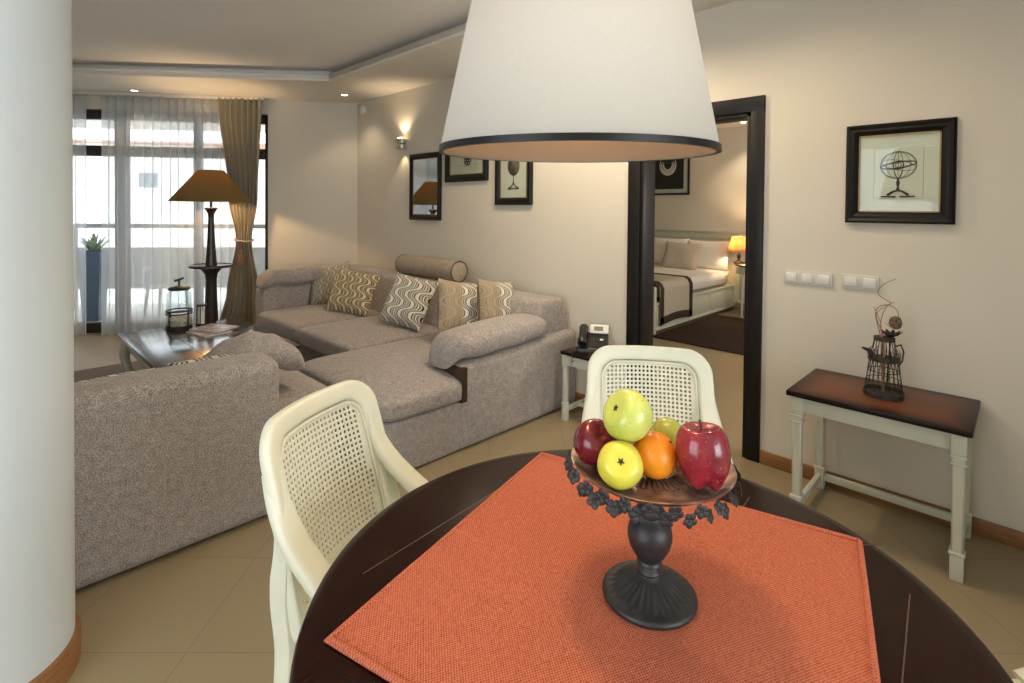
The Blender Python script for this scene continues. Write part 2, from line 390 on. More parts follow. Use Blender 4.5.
def point(name, loc, power, col, r=0.03, parent=None, spot=None, aim=None):
    d = bpy.data.lights.new(name, 'SPOT' if spot else 'POINT'); d.energy = power; d.color = col; d.shadow_soft_size = r
    if spot: d.spot_size = R(spot); d.spot_blend = 0.6
    o = bpy.data.objects.new(name, d); COL.objects.link(o); o.location = loc
    if aim is not None: o.rotation_euler = (Vector(aim) - Vector(loc)).to_track_quat('-Z', 'Y').to_euler()
    if parent is not None:
        o.parent = parent; o.location = Vector(loc) - parent.location
    return o
def cat_rom(pts, n=8):
    P = [Vector(p) for p in pts]; out = []
    for i in range(len(P) - 1):
        p0, p1, p2, p3 = P[max(i - 1, 0)], P[i], P[i + 1], P[min(i + 2, len(P) - 1)]
        for k in range(n):
            t = k / n
            out.append(0.5 * ((2 * p1) + (p2 - p0) * t + (2 * p0 - 5 * p1 + 4 * p2 - p3) * t * t + (3 * p1 - p0 - 3 * p2 + p3) * t ** 3))
    out.append(P[-1]); return out

# ------------------------------------------------------------------ room shell
WX = 3.045; WT = 0.13; CZ = 2.60
CORNER = Vector((3.045, 5.49, 0))
WD = Vector((-0.7885, 0.615, 0)).normalized(); WN = Vector((-WD.y, WD.x, 0)); 
if WN.dot(Vector((0, -1, 0))) < 0: WN = -WN           # points into the room
WMAT = Matrix(((WD.x, WN.x, 0, CORNER.x), (WD.y, WN.y, 0, CORNER.y), (0, 0, 1, 0), (0, 0, 0, 1)))   # local x along the wall, y into the room
def wpt(s, off, z): return CORNER + WD * s + WN * off + Vector((0, 0, z))
LX = -1.6; NY = -3.4
S_END = (3.045 - LX) / -WD.x
FAR_Y = CORNER.y + S_END * WD.y

b = MB(); b.poly([(LX - .2, NY - .2, -0.1), (8.0, NY - .2, -0.1), (8.0, 5.6, -0.1), (3.2, 5.6, -0.1), (LX - .2, FAR_Y + .15, -0.1)], Vector((0, 0, 0.1)))
struct('floor', b, M['tile'])
# tray ceiling: a lowered border with a recessed middle
T0 = Vector((2.33, 4.74, 0)); TD = Vector((-1.745, 1.51, 0)).normalized(); T1 = T0 + TD * ((T0.x - (-1.2)) / -TD.x)
def ceiling_loop(z, d=0.0):
    return [Vector((2.33 + d, -1.7, z)), Vector((2.33 + d, T0.y + d * 0.45, z)), Vector((-1.2, T1.y + d * 1.3, z)), Vector((-1.2, -1.7, z))]
b = MB()
hole = ceiling_loop(CZ); outer = [Vector((WX + .05, NY - .05, CZ)), Vector((WX + .05, CORNER.y + .05, CZ)), Vector((LX - .05, FAR_Y + .05, CZ)), Vector((LX - .05, NY - .05, CZ))]
for i in range(4):
    j = (i + 1) % 4; b.poly([outer[i], outer[j], hole[j], hole[i]], Vector((0, 0, 0.02)))
struct('ceiling', b, M['white_paint'])
b = MB(); rec = ceiling_loop(2.715, 0.10); rec[0].y -= .1; rec[3].y -= .1; rec[2].x -= .1; rec[3].x -= .1
b.poly(rec, Vector((0, 0, 0.03))); struct('ceiling_recess', b, M['ceiling'])
b = MB(); lo = ceiling_loop(2.62); hi = ceiling_loop(2.665)
for i in range(4):
    j = (i + 1) % 4; b.poly([lo[i], lo[j], hi[j], hi[i]])
struct('trim_1', b, M['white_paint'], solid=0.012)
b = MB()
lo = ceiling_loop(2.62, 0.10); hi = ceiling_loop(2.72, 0.10)
for i in range(4):
    j = (i + 1) % 4; b.poly([lo[i], lo[j], hi[j], hi[i]])
struct('trim_2', b, M['ceiling'], solid=0.012)
b = MB(); b.box((.6, 3.0, 2.80), (6.0, 14.0, .05)); struct('ceiling_slab', b, M['white_paint'])
# wall with the bedroom doorway
DY0, DY1, DH = 1.108, 1.804, 1.955
b = MB(); b.box((WX + WT / 2, (NY - .2 + DY0) / 2, 1.35), (WT, DY0 - NY + .2, 2.7)).box((WX + WT / 2, (DY1 + CORNER.y + .25) / 2, 1.35), (WT, CORNER.y + .25 - DY1, 2.7))
b.box((WX + WT / 2, (DY0 + DY1) / 2, (DH + 2.7) / 2), (WT, DY1 - DY0, 2.7 - DH)); struct('wall_right', b, M['wall'])
# window wall
SW0, SW1, WTOP = 0.977, 4.6, 2.45
def wbox(b, s0, s1, o0, o1, z0, z1, bev=0.0): b.box(((s0 + s1) / 2, (o0 + o1) / 2, (z0 + z1) / 2), (s1 - s0, o1 - o0, z1 - z0), bev); return b
b = MB(); wbox(b, 0.0, SW0, -.25, 0, 0, 2.7); wbox(b, SW0, SW1, -.25, 0, WTOP, 2.7); wbox(b, SW1, S_END + .25, -.25, 0, 0, 2.7)
o = struct('wall_back', b, M['wall']); o.matrix_world = WMAT
# rear and side walls with window openings
b = MB(); x0, x1, z0, z1 = -0.6, 1.7, 0.6, 2.3
b.box(((LX - .2 + x0) / 2, NY - .1, 1.35), (x0 - LX + .2, .2, 2.7)).box(((x1 + WX + .2) / 2, NY - .1, 1.35), (WX + .2 - x1, .2, 2.7)).box(((x0 + x1) / 2, NY - .1, z0 / 2), (x1 - x0, .2, z0)).box(((x0 + x1) / 2, NY - .1, (z1 + 2.7) / 2), (x1 - x0, .2, 2.7 - z1))
struct('wall_front', b, M['wall'])
b = MB(); y0, y1, z0, z1 = -0.15, 1.65, 0.55, 2.25
b.box((LX - .1, (NY + y0) / 2, 1.35), (.2, y0 - NY, 2.7)).box((LX - .1, (y1 + FAR_Y + .2) / 2, 1.35), (.2, FAR_Y + .2 - y1, 2.7)).box((LX - .1, (y0 + y1) / 2, z0 / 2), (.2, y1 - y0, z0)).box((LX - .1, (y0 + y1) / 2, (z1 + 2.7) / 2), (.2, y1 - y0, 2.7 - z1))
struct('wall_left', b, M['wall'])
b = MB(); b.box((1.86, (NY - .85) / 2, 1.35), (.14, -.85 - NY, 2.7)); struct('wall_added_shade', b, M['wall'])  # unseen stub wall, added to keep rear daylight off the right wall
# skirting boards
b = MB(); b.box((WX - .008, (NY + 1.035) / 2, .036), (.016, 1.035 - NY, .072), .004).box((WX - .008, (1.895 + CORNER.y) / 2, .036), (.016, CORNER.y - 1.895, .072), .004); struct('baseboard_right', b, M['skirting'])
# round column at the picture's edge of the room
CC = Vector((-0.014, 2.122, 0)); 
b = MB(); b.lathe([(0.217, 0.0), (0.217, CZ)], 72, CC); struct('column', b, M['column'])
b = MB(); b.lathe([(0.217, 0), (0.231, 0), (0.231, .082), (0.226, .090), (0.217, .090)], 72, CC); struct('baseboard_column', b, M['skirting'])
# door frame
dr = struct_root('door_1', (WX, (DY0 + DY1) / 2, 0))
for nm, yc, w_ in (('casing', (1.035 + DY0) / 2, DY0 - 1.035), ('casing', (DY1 + 1.894) / 2, 1.894 - DY1)):
    b = MB(); b.box((WX - .010, yc, 1.02), (.022, w_, 2.04), .004); obj('casing', b, M['espresso'], dr, True)
b = MB(); b.box((WX - .010, (1.035 + 1.894) / 2, (DH + 2.041) / 2), (.0225, .859, 2.041 - DH), .004); obj('lintel_casing', b, M['espresso'], dr, True)
for yc in (DY0 + .011, DY1 - .011):
    b = MB(); b.box((WX + WT / 2, yc, DH / 2), (WT + .02, .022, DH), .002); obj('jamb', b, M['espresso'], dr, True)
b = MB(); b.box((WX + WT / 2, (DY0 + DY1) / 2, DH - .011), (WT + .02, DY1 - DY0, .022), .002); obj('head_jamb', b, M['espresso'], dr, True)

# balcony doors: dark frame, transom, glass
wn = struct_root('window_1'); wn.matrix_world = WMAT
def wmember(nm, s0, s1, z0, z1, o0=-.16, o1=-.08, mat='wenge'):
    b = MB(); wbox(b, s0, s1, o0, o1, z0, z1, 0.006); return obj(nm, b, M[mat], wn)
wmember('frame_post', SW0, 1.035, 0, WTOP); wmember('frame_post', SW1 - .06, SW1, 0, WTOP)
wmember('frame_head', SW0, SW1, 2.345, WTOP, -.155, -.085); wmember('frame_sill', SW0, SW1, 0.0, 0.11, -.155, -.085); wmember('transom', SW0, SW1, 1.945, 2.062, -.152, -.088)
for s0, s1 in ((1.722, 1.796), (2.486, 2.605), (3.42, 3.52)): wmember('mullion', s0, s1, 0, WTOP, -.165, -.075)
edges = [1.035, 1.722, 1.796, 2.486, 2.605, 3.42, 3.52, SW1 - .06]
for k in range(4):
    for z0, z1 in ((.11, 1.945), (2.062, 2.345)):
        b = MB(); wbox(b, edges[2 * k], edges[2 * k + 1], -.124, -.118, z0, z1); obj('pane', b, M['glass'], wn)
# windows in the walls behind the camera
for i, (nm, c, sx, sy, sz) in enumerate((('window_2', (0.55, NY - .1, 1.45), 2.3, .06, 1.7), ('window_3', (LX - .1, .75, 1.40), .06, 1.8, 1.7))):
    r_ = struct_root(nm, c); L_ = max(sx, sy); ux = sx > sy
    for k in (-1, 0, 1):
        b = MB(); p = (k * (L_ / 2 - .03), 0, 0) if ux else (0, k * (L_ / 2 - .03), 0); b.box(p, (.06, .06, sz), .005); obj('frame_post', b, M['wenge'], r_)
    for k in (-1, 1):
        b = MB(); b.box((0, 0, k * (sz / 2 - .03)), (L_ if ux else .058, .058 if ux else L_, .06), .005); obj('frame_rail', b, M['wenge'], r_)

# ------------------------------------------------------------------ bedroom beyond the doorway
BX = 7.6
b = MB(); b.box((BX + .1, 2.4, 1.35), (.2, 6.4, 2.7)); struct('wall_bedroom_far', b, M['wall'])
b = MB(); b.box((5.4, -.7, 1.35), (4.4, .2, 2.7)); struct('wall_bedroom_near', b, M['wall'])
b = MB(); b.box((5.4, 5.5, 1.35), (4.4, .2, 2.7)); struct('wall_bedroom_side', b, M['wall'])
b = MB(); b.box((5.4, 2.4, 2.66), (4.5, 6.4, .1)); struct('ceiling_bedroom', b, M['white_paint'])
area_light('bedroom_fill_light', (5.0, -.55, 1.5), (5.4, 3, .9), 1.5, 1.4, 62, (1.0, 0.95, 0.88))  # area lamp added to brighten the bedroom; its wall has no window

bed = thing('bed', 'cream panelled double bed seen through the doorway', 'bed', (6.4, 3.75, 0))
b = MB(); b.box((BX - .035, 3.75, .565), (.05, 1.75, 1.05), .008); b.box((BX - .045, 3.75, 1.105), (.09, 1.82, .035), .008)
b.box((BX - .062, 3.75, 1.03), (.02, 1.75, .07), .004)
for yc in (3.07, 3.52, 3.97, 4.42): b.box((BX - .062, yc - .03 + .24, .82), (.014, .36, .28), .006)
obj('headboard', b, M['sage'], bed, True)
b = MB(); b.box((6.42, 3.75, .20), (2.2, 1.6, .30), .01)
for xc in (5.65, 6.35, 7.05): b.box((xc, 2.948, .20), (.62, .012, .22), .005)
b.box((6.42, 2.945, .345), (2.2, .02, .03), .004).box((6.42, 2.945, .06), (2.2, .02, .03), .004)
obj('bed_frame', b, M['sage'], bed, True)
b = MB(); b.box((5.30, 3.75, .27), (.05, 1.62, .54), .01); obj('footboard', b, M['sage'], bed, True)
b = MB(); b.cushion((6.44, 3.75, .455), (1.11, .79, .105), 9, 14, az=4); obj('mattress', b, M['linen_white'], bed, True)
b = MB(); b.cushion((6.62, 3.75, .535), (.93, .80, .035), 8, 16, warp=lambda q: Vector((q.x, q.y, q.z - max(0, (abs(q.y - 3.75) - .77)) * 2.0 + .008 * math.sin(q.x * 11) * math.sin(q.y * 9)))); obj('duvet', b, M['linen_white'], bed, True)
tb = thing('bed_throw', 'beige throw with dark brown border draped over the bed end', 'throw', (5.75, 3.0, .1))
def throw_fn(s0, s1, w0, w1, off):
    def f(u, v):
        x = s0 + (s1 - s0) * u; L_ = w0 + (w1 - w0) * v     # L_: distance along the cloth from its hem, up and over
        if L_ < .40: return Vector((x, 2.918 - off, .10 + L_ + .03 * math.sin(u * 3.14)))
        k = min((L_ - .40) / .10, 1); 
        if L_ < .50: return Vector((x, 2.918 - off + .08 * (1 - math.cos(k * 1.5708)), .50 + (.08 + off) * math.sin(k * 1.5708)))
        return Vector((x, 2.998 + (L_ - .50), .58 + off))
    return f
b = MB(); b.grid(throw_fn(5.36, 6.14, 0, 1.6, 0), 14, 40); obj('throw_cloth', b, M['linen_beige'], tb, True, solid=.012)
b = MB(); b.grid(throw_fn(5.36, 6.14, 0, .085, .006), 14, 6); b.grid(throw_fn(6.06, 6.14, 0, 1.6, .006), 4, 40); b.grid(throw_fn(5.36, 5.43, 0, 1.6, .006), 4, 40); obj('border', b, M['dark_band'], tb, True, solid=.012)

def pillow_mb(w, h, T, n=22, pinch=.05):
    b = MB()
    for sg in (1, -1):
        def f(u, v, sg=sg):
            a, c = -1 + 2 * u, -1 + 2 * v
            x = w / 2 * a * (1 - pinch * (1 - c * c)); y = h / 2 * c * (1 - pinch * (1 - a * a))
            tt = max(0.0, (1 - a ** 4) * (1 - c ** 4)) ** .55
            return Vector((x, y, sg * T / 2 * tt * (1 + .06 * math.sin(5 * a + 2 * c))))
        b.grid(f, n, n, flip=sg < 0)
    bmesh.ops.remove_doubles(b.bm, verts=b.bm.verts[:], dist=1e-5)
    return b
def facing(o, loc, nrm, roll=0.0):
    z = Vector(nrm).normalized(); x = Vector((0, 0, 1)).cross(z).normalized(); y = z.cross(x)
    mt = Matrix(((x.x, y.x, z.x), (x.y, y.y, z.y), (x.z, y.z, z.z))) @ Matrix.Rotation(roll, 3, 'Z')
    o.location = loc; o.rotation_euler = mt.to_euler()
def pillow(name, label, mat, loc, nrm, w=.44, h=.44, T=.15, roll=0.0, group=None, cat='pillow'):
    o = obj(name, pillow_mb(w, h, T), M[mat]); facing(o, loc, nrm, roll); tag(o, label, cat, group); return o
pillow('bed_pillow', 'white pillow against headboard on the doorway side', 'linen_white', (7.34, 3.27, .765), (-1, -.12, .35), .62, .44, .18)
pillow('bed_pillow', 'white pillow behind the beige cushion, against the headboard', 'linen_white', (7.33, 3.86, .775), (-1, .05, .35), .62, .44, .18)
pillow('bed_cushion', 'beige square cushion leaning on the white bed pillows', 'linen_beige', (7.10, 3.55, .745), (-1, -.15, .45), .52, .42, .15, R(-4), cat='cushion')

ns = thing('nightstand', 'half round cream nightstand with dark top beside the bed', 'nightstand', (7.28, 2.57, 0))
b = MB(); b.lathe([(0, .668), (.26, .668), (.272, .676), (.272, .688), (.262, .695), (0, .695)], 40, (7.28, 2.57, 0)); obj('tabletop', b, M['strip'], ns, True)
b = MB(); b.lathe([(.235, .56), (.24, .565), (.24, .66), (.235, .668)], 40, (7.28, 2.57, 0)); obj('drawer_case', b, M['sage'], ns, True)
b = MB(); b.lathe([(0, -.012), (.012, -.006), (.012, .004), (0, .012)], 10, (7.075, 2.445, .615)); obj('knob', b, M['iron'], ns, True)
for dx, dy in ((-.20, .10), (-.17, -.15), (.17, .15), (.17, -.15)):
    b = MB(); b.tube([(7.28 + dx, 2.57 + dy, 0), (7.28 + dx * .98, 2.57 + dy * .98, .56)], [.012, .019], 8); obj('leg', b, M['sage'], ns, True)
b = MB(); b.lathe([(0, .165), (.21, .165), (.215, .175), (.21, .185), (0, .185)], 32, (7.28, 2.57, 0)); obj('shelf', b, M['sage'], ns, True)
tl_ = thing('table_lamp', 'small lit bedside lamp with glowing pleated shade', 'lamp', (7.24, 2.78, .695))
b = MB(); b.lathe([(0, 0), (.07, 0), (.07, .012), (.03, .022), (.014, .05), (.025, .09), (.03, .11), (.012, .14), (.010, .19), (0, .19)], 20); obj('base', b, M['iron'], tl_)
b = MB(); b.lathe([(.145, .145), (.085, .36)], 48, rfn=lambda r, z, a, i: r * (1 + .012 * math.cos(a * 24))); b.bm.faces.ensure_lookup_table()
bmesh.ops.delete(b.bm, geom=[f for f in b.bm.faces if len(f.verts) > 4], context='FACES'); obj('lamp_shade', b, M['bed_shade'], tl_, solid=.003)
b = MB(); b.cushion((0, 0, .23), (.025, .025, .035), 2, 6); obj('bulb', b, M['bulb'], tl_)
point('bedside_lamp_light', (7.24, 2.78, .965), 22, (1, .66, .34), .03, tl_)
o = obj('bedroom_rug', MB().box((6.05, 2.32, .008), (1.72, 1.22, .016), .005), M['rug_brown']); tag(o, 'dark brown rug on the bedroom floor beside the bed', 'rug')

# ------------------------------------------------------------------ framed prints
def picture(label, y, z, w, h, fw, x=WX, art=None, mount='paper', lip=True, group=None, glass=True):
    r = thing('framed_picture', label, 'picture', (x, y, z), R(-90), group)
    prof = [(0, -.002), (0, -.022), (.18, -.030), (.42, -.024), (.62, -.027), (.88, -.018), (1, -.012), (1, -.002)]
    N = len(prof); b = MB()
    cor = [(-1, -1), (1, -1), (1, 1), (-1, 1)]
    vs = [[b.bm.verts.new((sx * (w / 2 - t_ * fw), d, sz * (h / 2 - t_ * fw))) for t_, d in prof] for sx, sz in cor]
    for i in range(4):
        A, B = vs[i], vs[(i + 1) % 4]
        for k in range(N): b.bm.faces.new((A[k], A[(k + 1) % N], B[(k + 1) % N], B[k]))
    obj('frame', b, M['black_frame'], r, ang=25)
    iw, ih = w / 2 - fw, h / 2 - fw
    if lip:
        b = MB()
        for sx, sz, lx, lz in ((0, 1, iw, .003), (0, -1, iw, .003), (1, 0, .003, ih), (-1, 0, .003, ih)):
            b.box((sx * (iw - .003), -.012, sz * (ih - .003)), (lx * 2, .008, lz * 2))
        obj('gilt_lip', b, M['gold_lip'], r)
    b = MB(); b.box((0, -.006, 0), (iw * 2, .006, ih * 2)); obj('print', b, M[mount], r)
    if art: art(r, iw, ih)
    if glass:
        b = MB(); b.box((0, -.0135, 0), (iw * 2, .002, ih * 2)); obj('glass_pane', b, M['glass'], r)
    return r
def arc(cx, cz, rx, rz, a0=0, a1=360, n=40, y=-.0095): return [(cx + rx * math.cos(R(a0 + (a1 - a0) * k / n)), y, cz + rz * math.sin(R(a0 + (a1 - a0) * k / n))) for k in range(n + (0 if a1 - a0 == 360 else 1))]
def armillary(r, iw, ih):
    b = MB(); s = ih / .225; cz = .045 * s
    def ell(rx, rz, rot, rad, z0=cz):
        p = []
        for k in range(48):
            a = 2 * math.pi * k / 48; x, z = rx * s * math.cos(a), rz * s * math.sin(a); cr, sr = math.cos(R(rot)), math.sin(R(rot)); p.append((x * cr - z * sr, -.0095, z0 + x * sr + z * cr))
        b.tube(p, rad * s, 5, closed=True)
    ell(.085, .078, 0, .0018); ell(.080, .073, 0, .0010); ell(.084, .018, 8, .0028); ell(.082, .013, 8, .0010); ell(.022, .076, 0, .0014); ell(.055, .074, 0, .0010); ell(.080, .028, -14, .0012); ell(.060, .022, 8, .0012); ell(.025, .024, 0, .0020); ell(.014, .013, 0, .0020)
    b.tube([(0, -.0095, cz - .078 * s), (0, -.0095, cz + .088 * s)], .0011 * s, 5)
    b.tube([(-.020 * s, -.0095, cz - .03 * s), (0, -.0095, cz - .09 * s)], .0014 * s, 5); b.tube([(.020 * s, -.0095, cz - .03 * s), (0, -.0095, cz - .09 * s)], .0014 * s, 5)
    b.tube([(0, -.0095, cz - .078 * s), (0, -.0095, cz - .10 * s), (0, -.0095, cz - .125 * s), (0, -.0095, cz - .15 * s)], [.004 * s, .009 * s, .005 * s, .011 * s], 6)
    for sx in (-1, 1):
        b.tube([(0, -.0095, cz - .145 * s), (sx * .02 * s, -.0095, cz - .15 * s), (sx * .05 * s, -.0095, cz - .172 * s)], [.006 * s, .006 * s, .008 * s], 6)
        b.tube([(sx * .01 * s, -.0095, cz - .181 * s), (sx * .08 * s, -.0095, cz - .180 * s)], [.0055 * s, .004 * s], 6)
    obj('engraving', b, M['ink'], r)
    b = MB(); q = [(-.115 * s, -.0095, -.145 * s), (.115 * s, -.0095, -.145 * s), (.115 * s, -.0095, .145 * s), (-.115 * s, -.0095, .145 * s)]
    b.tube(q, .0006, 4, closed=True); obj('plate_line', b, M['sepia'], r)
def globe(r, iw, ih):
    b = MB(); b.poly(list(reversed(arc(0, .05, .062, .075, n=40, y=-.0092)))); obj('globe_print', b, M['sepia'], r, solid=.001)
    b = MB(); b.tube(arc(0, .05, .064, .077, y=-.0097), .0022, 5, closed=True)
    for rx in (.02, .045): b.tube(arc(0, .05, rx, .076, y=-.0100), .0008, 4, closed=True)
    b.tube([(0, -.0097, -.025), (0, -.0097, -.075), (0, -.0097, -.10)], [.003, .004, .006], 6)
    for sx in (-1, 1): b.tube([(0, -.0097, -.085), (sx * .025, -.0097, -.115), (sx * .055, -.0097, -.13)], [.004, .005, .007], 6)
    b.tube([(-.06, -.0097, -.133), (.06, -.0097, -.133)], .005, 6); obj('engraving', b, M['ink'], r)
def rosette(r, iw, ih):
    b = MB()
    for k in range(6):
        a = k * 60; b.tube(arc(.028 * math.cos(R(a)) + .02, .028 * math.sin(R(a)) - .045, .017, .017, n=14), .006, 5, closed=True)
    b.tube(arc(.02, -.045, .012, .012, n=14), .006, 5, closed=True); obj('engraving', b, M['ink'], r)
    b = MB(); b.tube([(-.16, -.0095, .06), (-.10, -.0095, .045), (-.05, -.0095, .10)], .004, 5); b.tube([(-.15, -.0095, -.085), (.17, -.0095, -.085)], .0012, 4); b.tube([(-.02, -.0095, -.10), (.10, -.0095, -.10)], .0010, 4); obj('plate_line', b, M['sepia'], r)
def celestial(r, iw, ih):
    b = MB(); b.tube(arc(0, .12, .085, .12, n=40), .0016, 5, closed=True); b.tube(arc(0, .12, .04, .12, n=40), .0010, 4, closed=True); b.tube(arc(0, .12, .085, .03, n=40), .0010, 4, closed=True)
    b.tube([(0, -.0095, 0), (0, -.0095, -.12)], .004, 5); b.tube([(-.06, -.0095, -.13), (.06, -.0095, -.13)], .004, 5); obj('engraving', b, M['sepia'], r)
def necklaces(r, iw, ih):
    b = MB(); b.box((0, -.0095, 0), (iw * 2 * .80, .003, ih * 2 * .82)); obj('dark_ground', b, M['black_frame'], r)
    for k, q in enumerate((.135, .105, .075)):
        b = MB(); P = arc(0, .10 - k * .0, q, q * 1.15, 155, 385, 30, y=-.012); n_ = len(P); b.tube(P, [.004 + .010 * math.sin(math.pi * i / (n_ - 1)) for i in range(n_)], 6); obj('necklace_print', b, M['white_ink'], r)
picture('square black framed armillary sphere print above the light switches', .4335, 1.5865, .420, .476, .053, art=armillary)
picture('tall narrow framed globe print with reflections in its glass, nearest the wall sconce', 4.1675, 1.6125, .497, .648, .050, art=celestial, glass=False)
picture('wide black framed flower engraving hung highest of the prints above the sofa', 3.561, 1.875, .578, .464, .062, art=rosette)
picture('upright black framed globe print above the corner of the sofa', 2.9695, 1.70, .415, .530, .055, art=globe)
picture('black framed necklace print hung over the bed headboard', 4.03, 2.02, .72, .75, .03, x=BX, art=necklaces, mount='white_ink', lip=False)
# a glazed front for the narrow print, strongly reflecting
t = NT('polished_glazing'); tr = t.n('ShaderNodeBsdfTransparent'); gl = t.n('ShaderNodeBsdfGlossy'); gl.inputs['Roughness'].default_value = 0.01; mx = t.n('ShaderNodeMixShader'); mx.inputs[0].default_value = 0.72
t.l(tr.outputs[0], mx.inputs[1]); t.l(gl.outputs[0], mx.inputs[2]); t.l(mx.outputs[0], t.out.inputs[0]); M['glazing'] = t.m
for o in list(COL.objects):
    if o.get('label', '').startswith('tall narrow'):
        b = MB(); b.box((0, -.0135, 0), (.397, .002, .548)); obj('glass_pane', b, M['glazing'], o)

# ------------------------------------------------------------------ wall fittings
def switch(label, y0, y1, z, n):
    r = thing('light_switch', label, 'light switch', (WX, (y0 + y1) / 2, z), R(-90), 'switch plates beside the doorway')
    w = y1 - y0; b = MB(); b.box((0, -.005, 0), (w, .010, .072), .003); obj('switch_plate', b, M['ivory_plastic'], r)
    for k in range(n):
        b = MB(); b.box((-w / 2 + w * (k + .5) / n, -.0115, 0), (w / n * .66, .010, .044), .002, rot=Matrix.Rotation(R(5), 3, 'X')); obj('rocker', b, M['white_plastic'], r)
switch('wide white switch plate with three rockers, beside the door frame', .695, .925, 1.052, 3)
switch('white switch plate with two rockers, above the twigs of the wire pitcher', .498, .655, 1.055, 2)
sc = thing('wall_sconce', 'small lit chrome up and down wall lamp above the narrow print', 'wall lamp', (WX, 4.53, 2.05))
b = MB(); b.box((WX - .008, 4.53, 2.05), (.016, .06, .11), .004); obj('backplate', b, M['chrome'], sc, True)
for dz in (-.028, .028):
    b = MB(); b.lathe([(.028, -.022), (.030, -.018), (.030, .018), (.028, .022)], 24, (0, 0, 0), Matrix.Scale(1, 3)); 
    bmesh.ops.transform(b.bm, matrix=Matrix.Translation((WX - .06, 4.53, 2.05 + dz)) @ Matrix.Diagonal((1.5, 2.2, 1, 1)), verts=b.bm.verts[:]); obj('lamp_cup', b, M['chrome'], sc, True)
b = MB(); b.cushion((WX - .06, 4.53, 2.108), (.022, .03, .010), 2, 6); obj('bulb', b, M['bulb'], sc, True)
point('sconce_up_light', (WX - .065, 4.53, 2.125), 5.0, (1, .74, .45), .02, sc, 115, (WX - .03, 4.53, 2.6)); point('sconce_down_light', (WX - .065, 4.53, 1.99), 2.2, (1, .74, .45), .02, sc, 90, (WX - .02, 4.53, 1.3))
sd = thing('smoke_detector', 'round white detector on the wall in the ceiling corner', 'smoke detector', (WX, 5.36, 2.50))
b = MB(); mt = Matrix.Rotation(R(-90), 3, 'Y'); b.lathe([(0, 0), (.055, 0), (.055, .018), (.045, .030), (0, .032)], 28, (WX, 5.36, 2.50), mt); obj('housing', b, M['white_plastic'], sd, True)
b = MB(); b.lathe([(0, .03), (.02, .03), (.018, .040), (0, .042)], 20, (WX, 5.36, 2.50), mt); obj('sensor_cap', b, M['white_plastic'], sd, True)
def downlight(label, x, y, pw=11, cone=110):
    r = thing('recessed_downlight', label, 'downlight', (x, y, CZ), 0, 'recessed downlights in the ceiling border')
    b = MB(); b.lathe([(.032, -.001), (.036, -.006), (.046, -.006), (.050, 0)], 28); bmesh.ops.delete(b.bm, geom=[f for f in b.bm.faces if len(f.verts) > 4], context='FACES'); obj('trim_ring', b, M['brass'], r)
    b = MB(); b.lathe([(0, -.004), (.032, -.004), (.032, -.001), (0, -.001)], 24); obj('lamp_lens', b, M['spot'], r)
    point('downlight_light', (x, y, CZ - .02), pw, (1, .80, .55), .05, r, cone, (x, y, 0))
downlight('brass rimmed downlight above the sheer curtains', 1.13, 6.62)
downlight('brass rimmed downlight near the corner above the sofa', 2.72, 5.18)

downlight('brass rimmed downlight over the bedroom doorway', 2.40, 1.90, 68, 160)
downlight('brass rimmed downlight over the console table', 2.25, .90, 22, 160)
downlight('added unseen brass rimmed downlight over the near end of the corner sofa', 2.50, 2.72, 30, 150)  # extra lamp added for light, kept out of view behind the pendant shade
downlight('brass rimmed downlight over the bedroom nightstand', 7.25, 2.75, 30, 100)

# ------------------------------------------------------------------ curtains
b = MB(); wbox(b, .98, 4.6, .085, .155, 2.575, 2.60, .004); o = struct('trim_3', b, M['white_paint']); o.matrix_world = WMAT
def interp(tab, z):
    for (z0, a0), (z1, a1) in zip(tab, tab[1:]):
        if z0 <= z <= z1:
            k = (z - z0) / (z1 - z0); k = k * k * (3 - 2 * k); return a0 + (a1 - a0) * k
    return tab[-1][1] if z > tab[-1][0] else tab[0][1]
cu = thing('drape', 'taupe floor length drape tied back beside the window', 'curtain', wpt(1.2, .13, 0))
tabL = [(.02, .985), (.5, 1.02), (1.04, 1.095), (1.5, 1.03), (2.58, 1.0)]; tabR = [(.02, 1.46), (.5, 1.36), (1.04, 1.262), (1.5, 1.345), (2.58, 1.452)]
def drape_fn(u, v):
    z = .015 + v * 2.565; a, c = interp(tabL, z), interp(tabR, z); s = a + (c - a) * u
    amp = .026 + .020 * abs(z - 1.04) / 1.5
    ph = u * 2 * math.pi * 7.5 + .5 * math.sin(z * 1.7 + u * 4)
    off = .135 + amp * math.sin(ph) + .014 * math.sin(u * 11 + z * .8) + .10 * math.exp(-((z - 1.04) / .12) ** 2) * (0.25 - (u - .5) ** 2)
    return wpt(s + .006 * math.cos(ph), off, z)
b = MB(); b.grid(drape_fn, 120, 50); obj('drape_cloth', b, M['drape'], cu, True, solid=.004)
b = MB(); P = []
for k in range(28):
    a = 2 * math.pi * k / 28; P.append(wpt(1.178 + .092 * math.cos(a), .150 + .062 * math.sin(a), 1.04 - .012 * math.sin(a) + .008 * math.cos(a)))
b.tube(P, .010, 8, closed=True); obj('tieback', b, M['drape'], cu, True)
b = MB(); c0 = wpt(1.178, .222, 0); b.lathe([(0, 1.03), (.008, 1.03), (.008, .93), (.022, .915), (.020, .885), (.033, .86), (.042, .775), (0, .775)], 18, c0, rfn=lambda r, z, a, i: r * (1 + .06 * math.cos(a * 9))); obj('tassel', b, M['tassel'], cu, True)
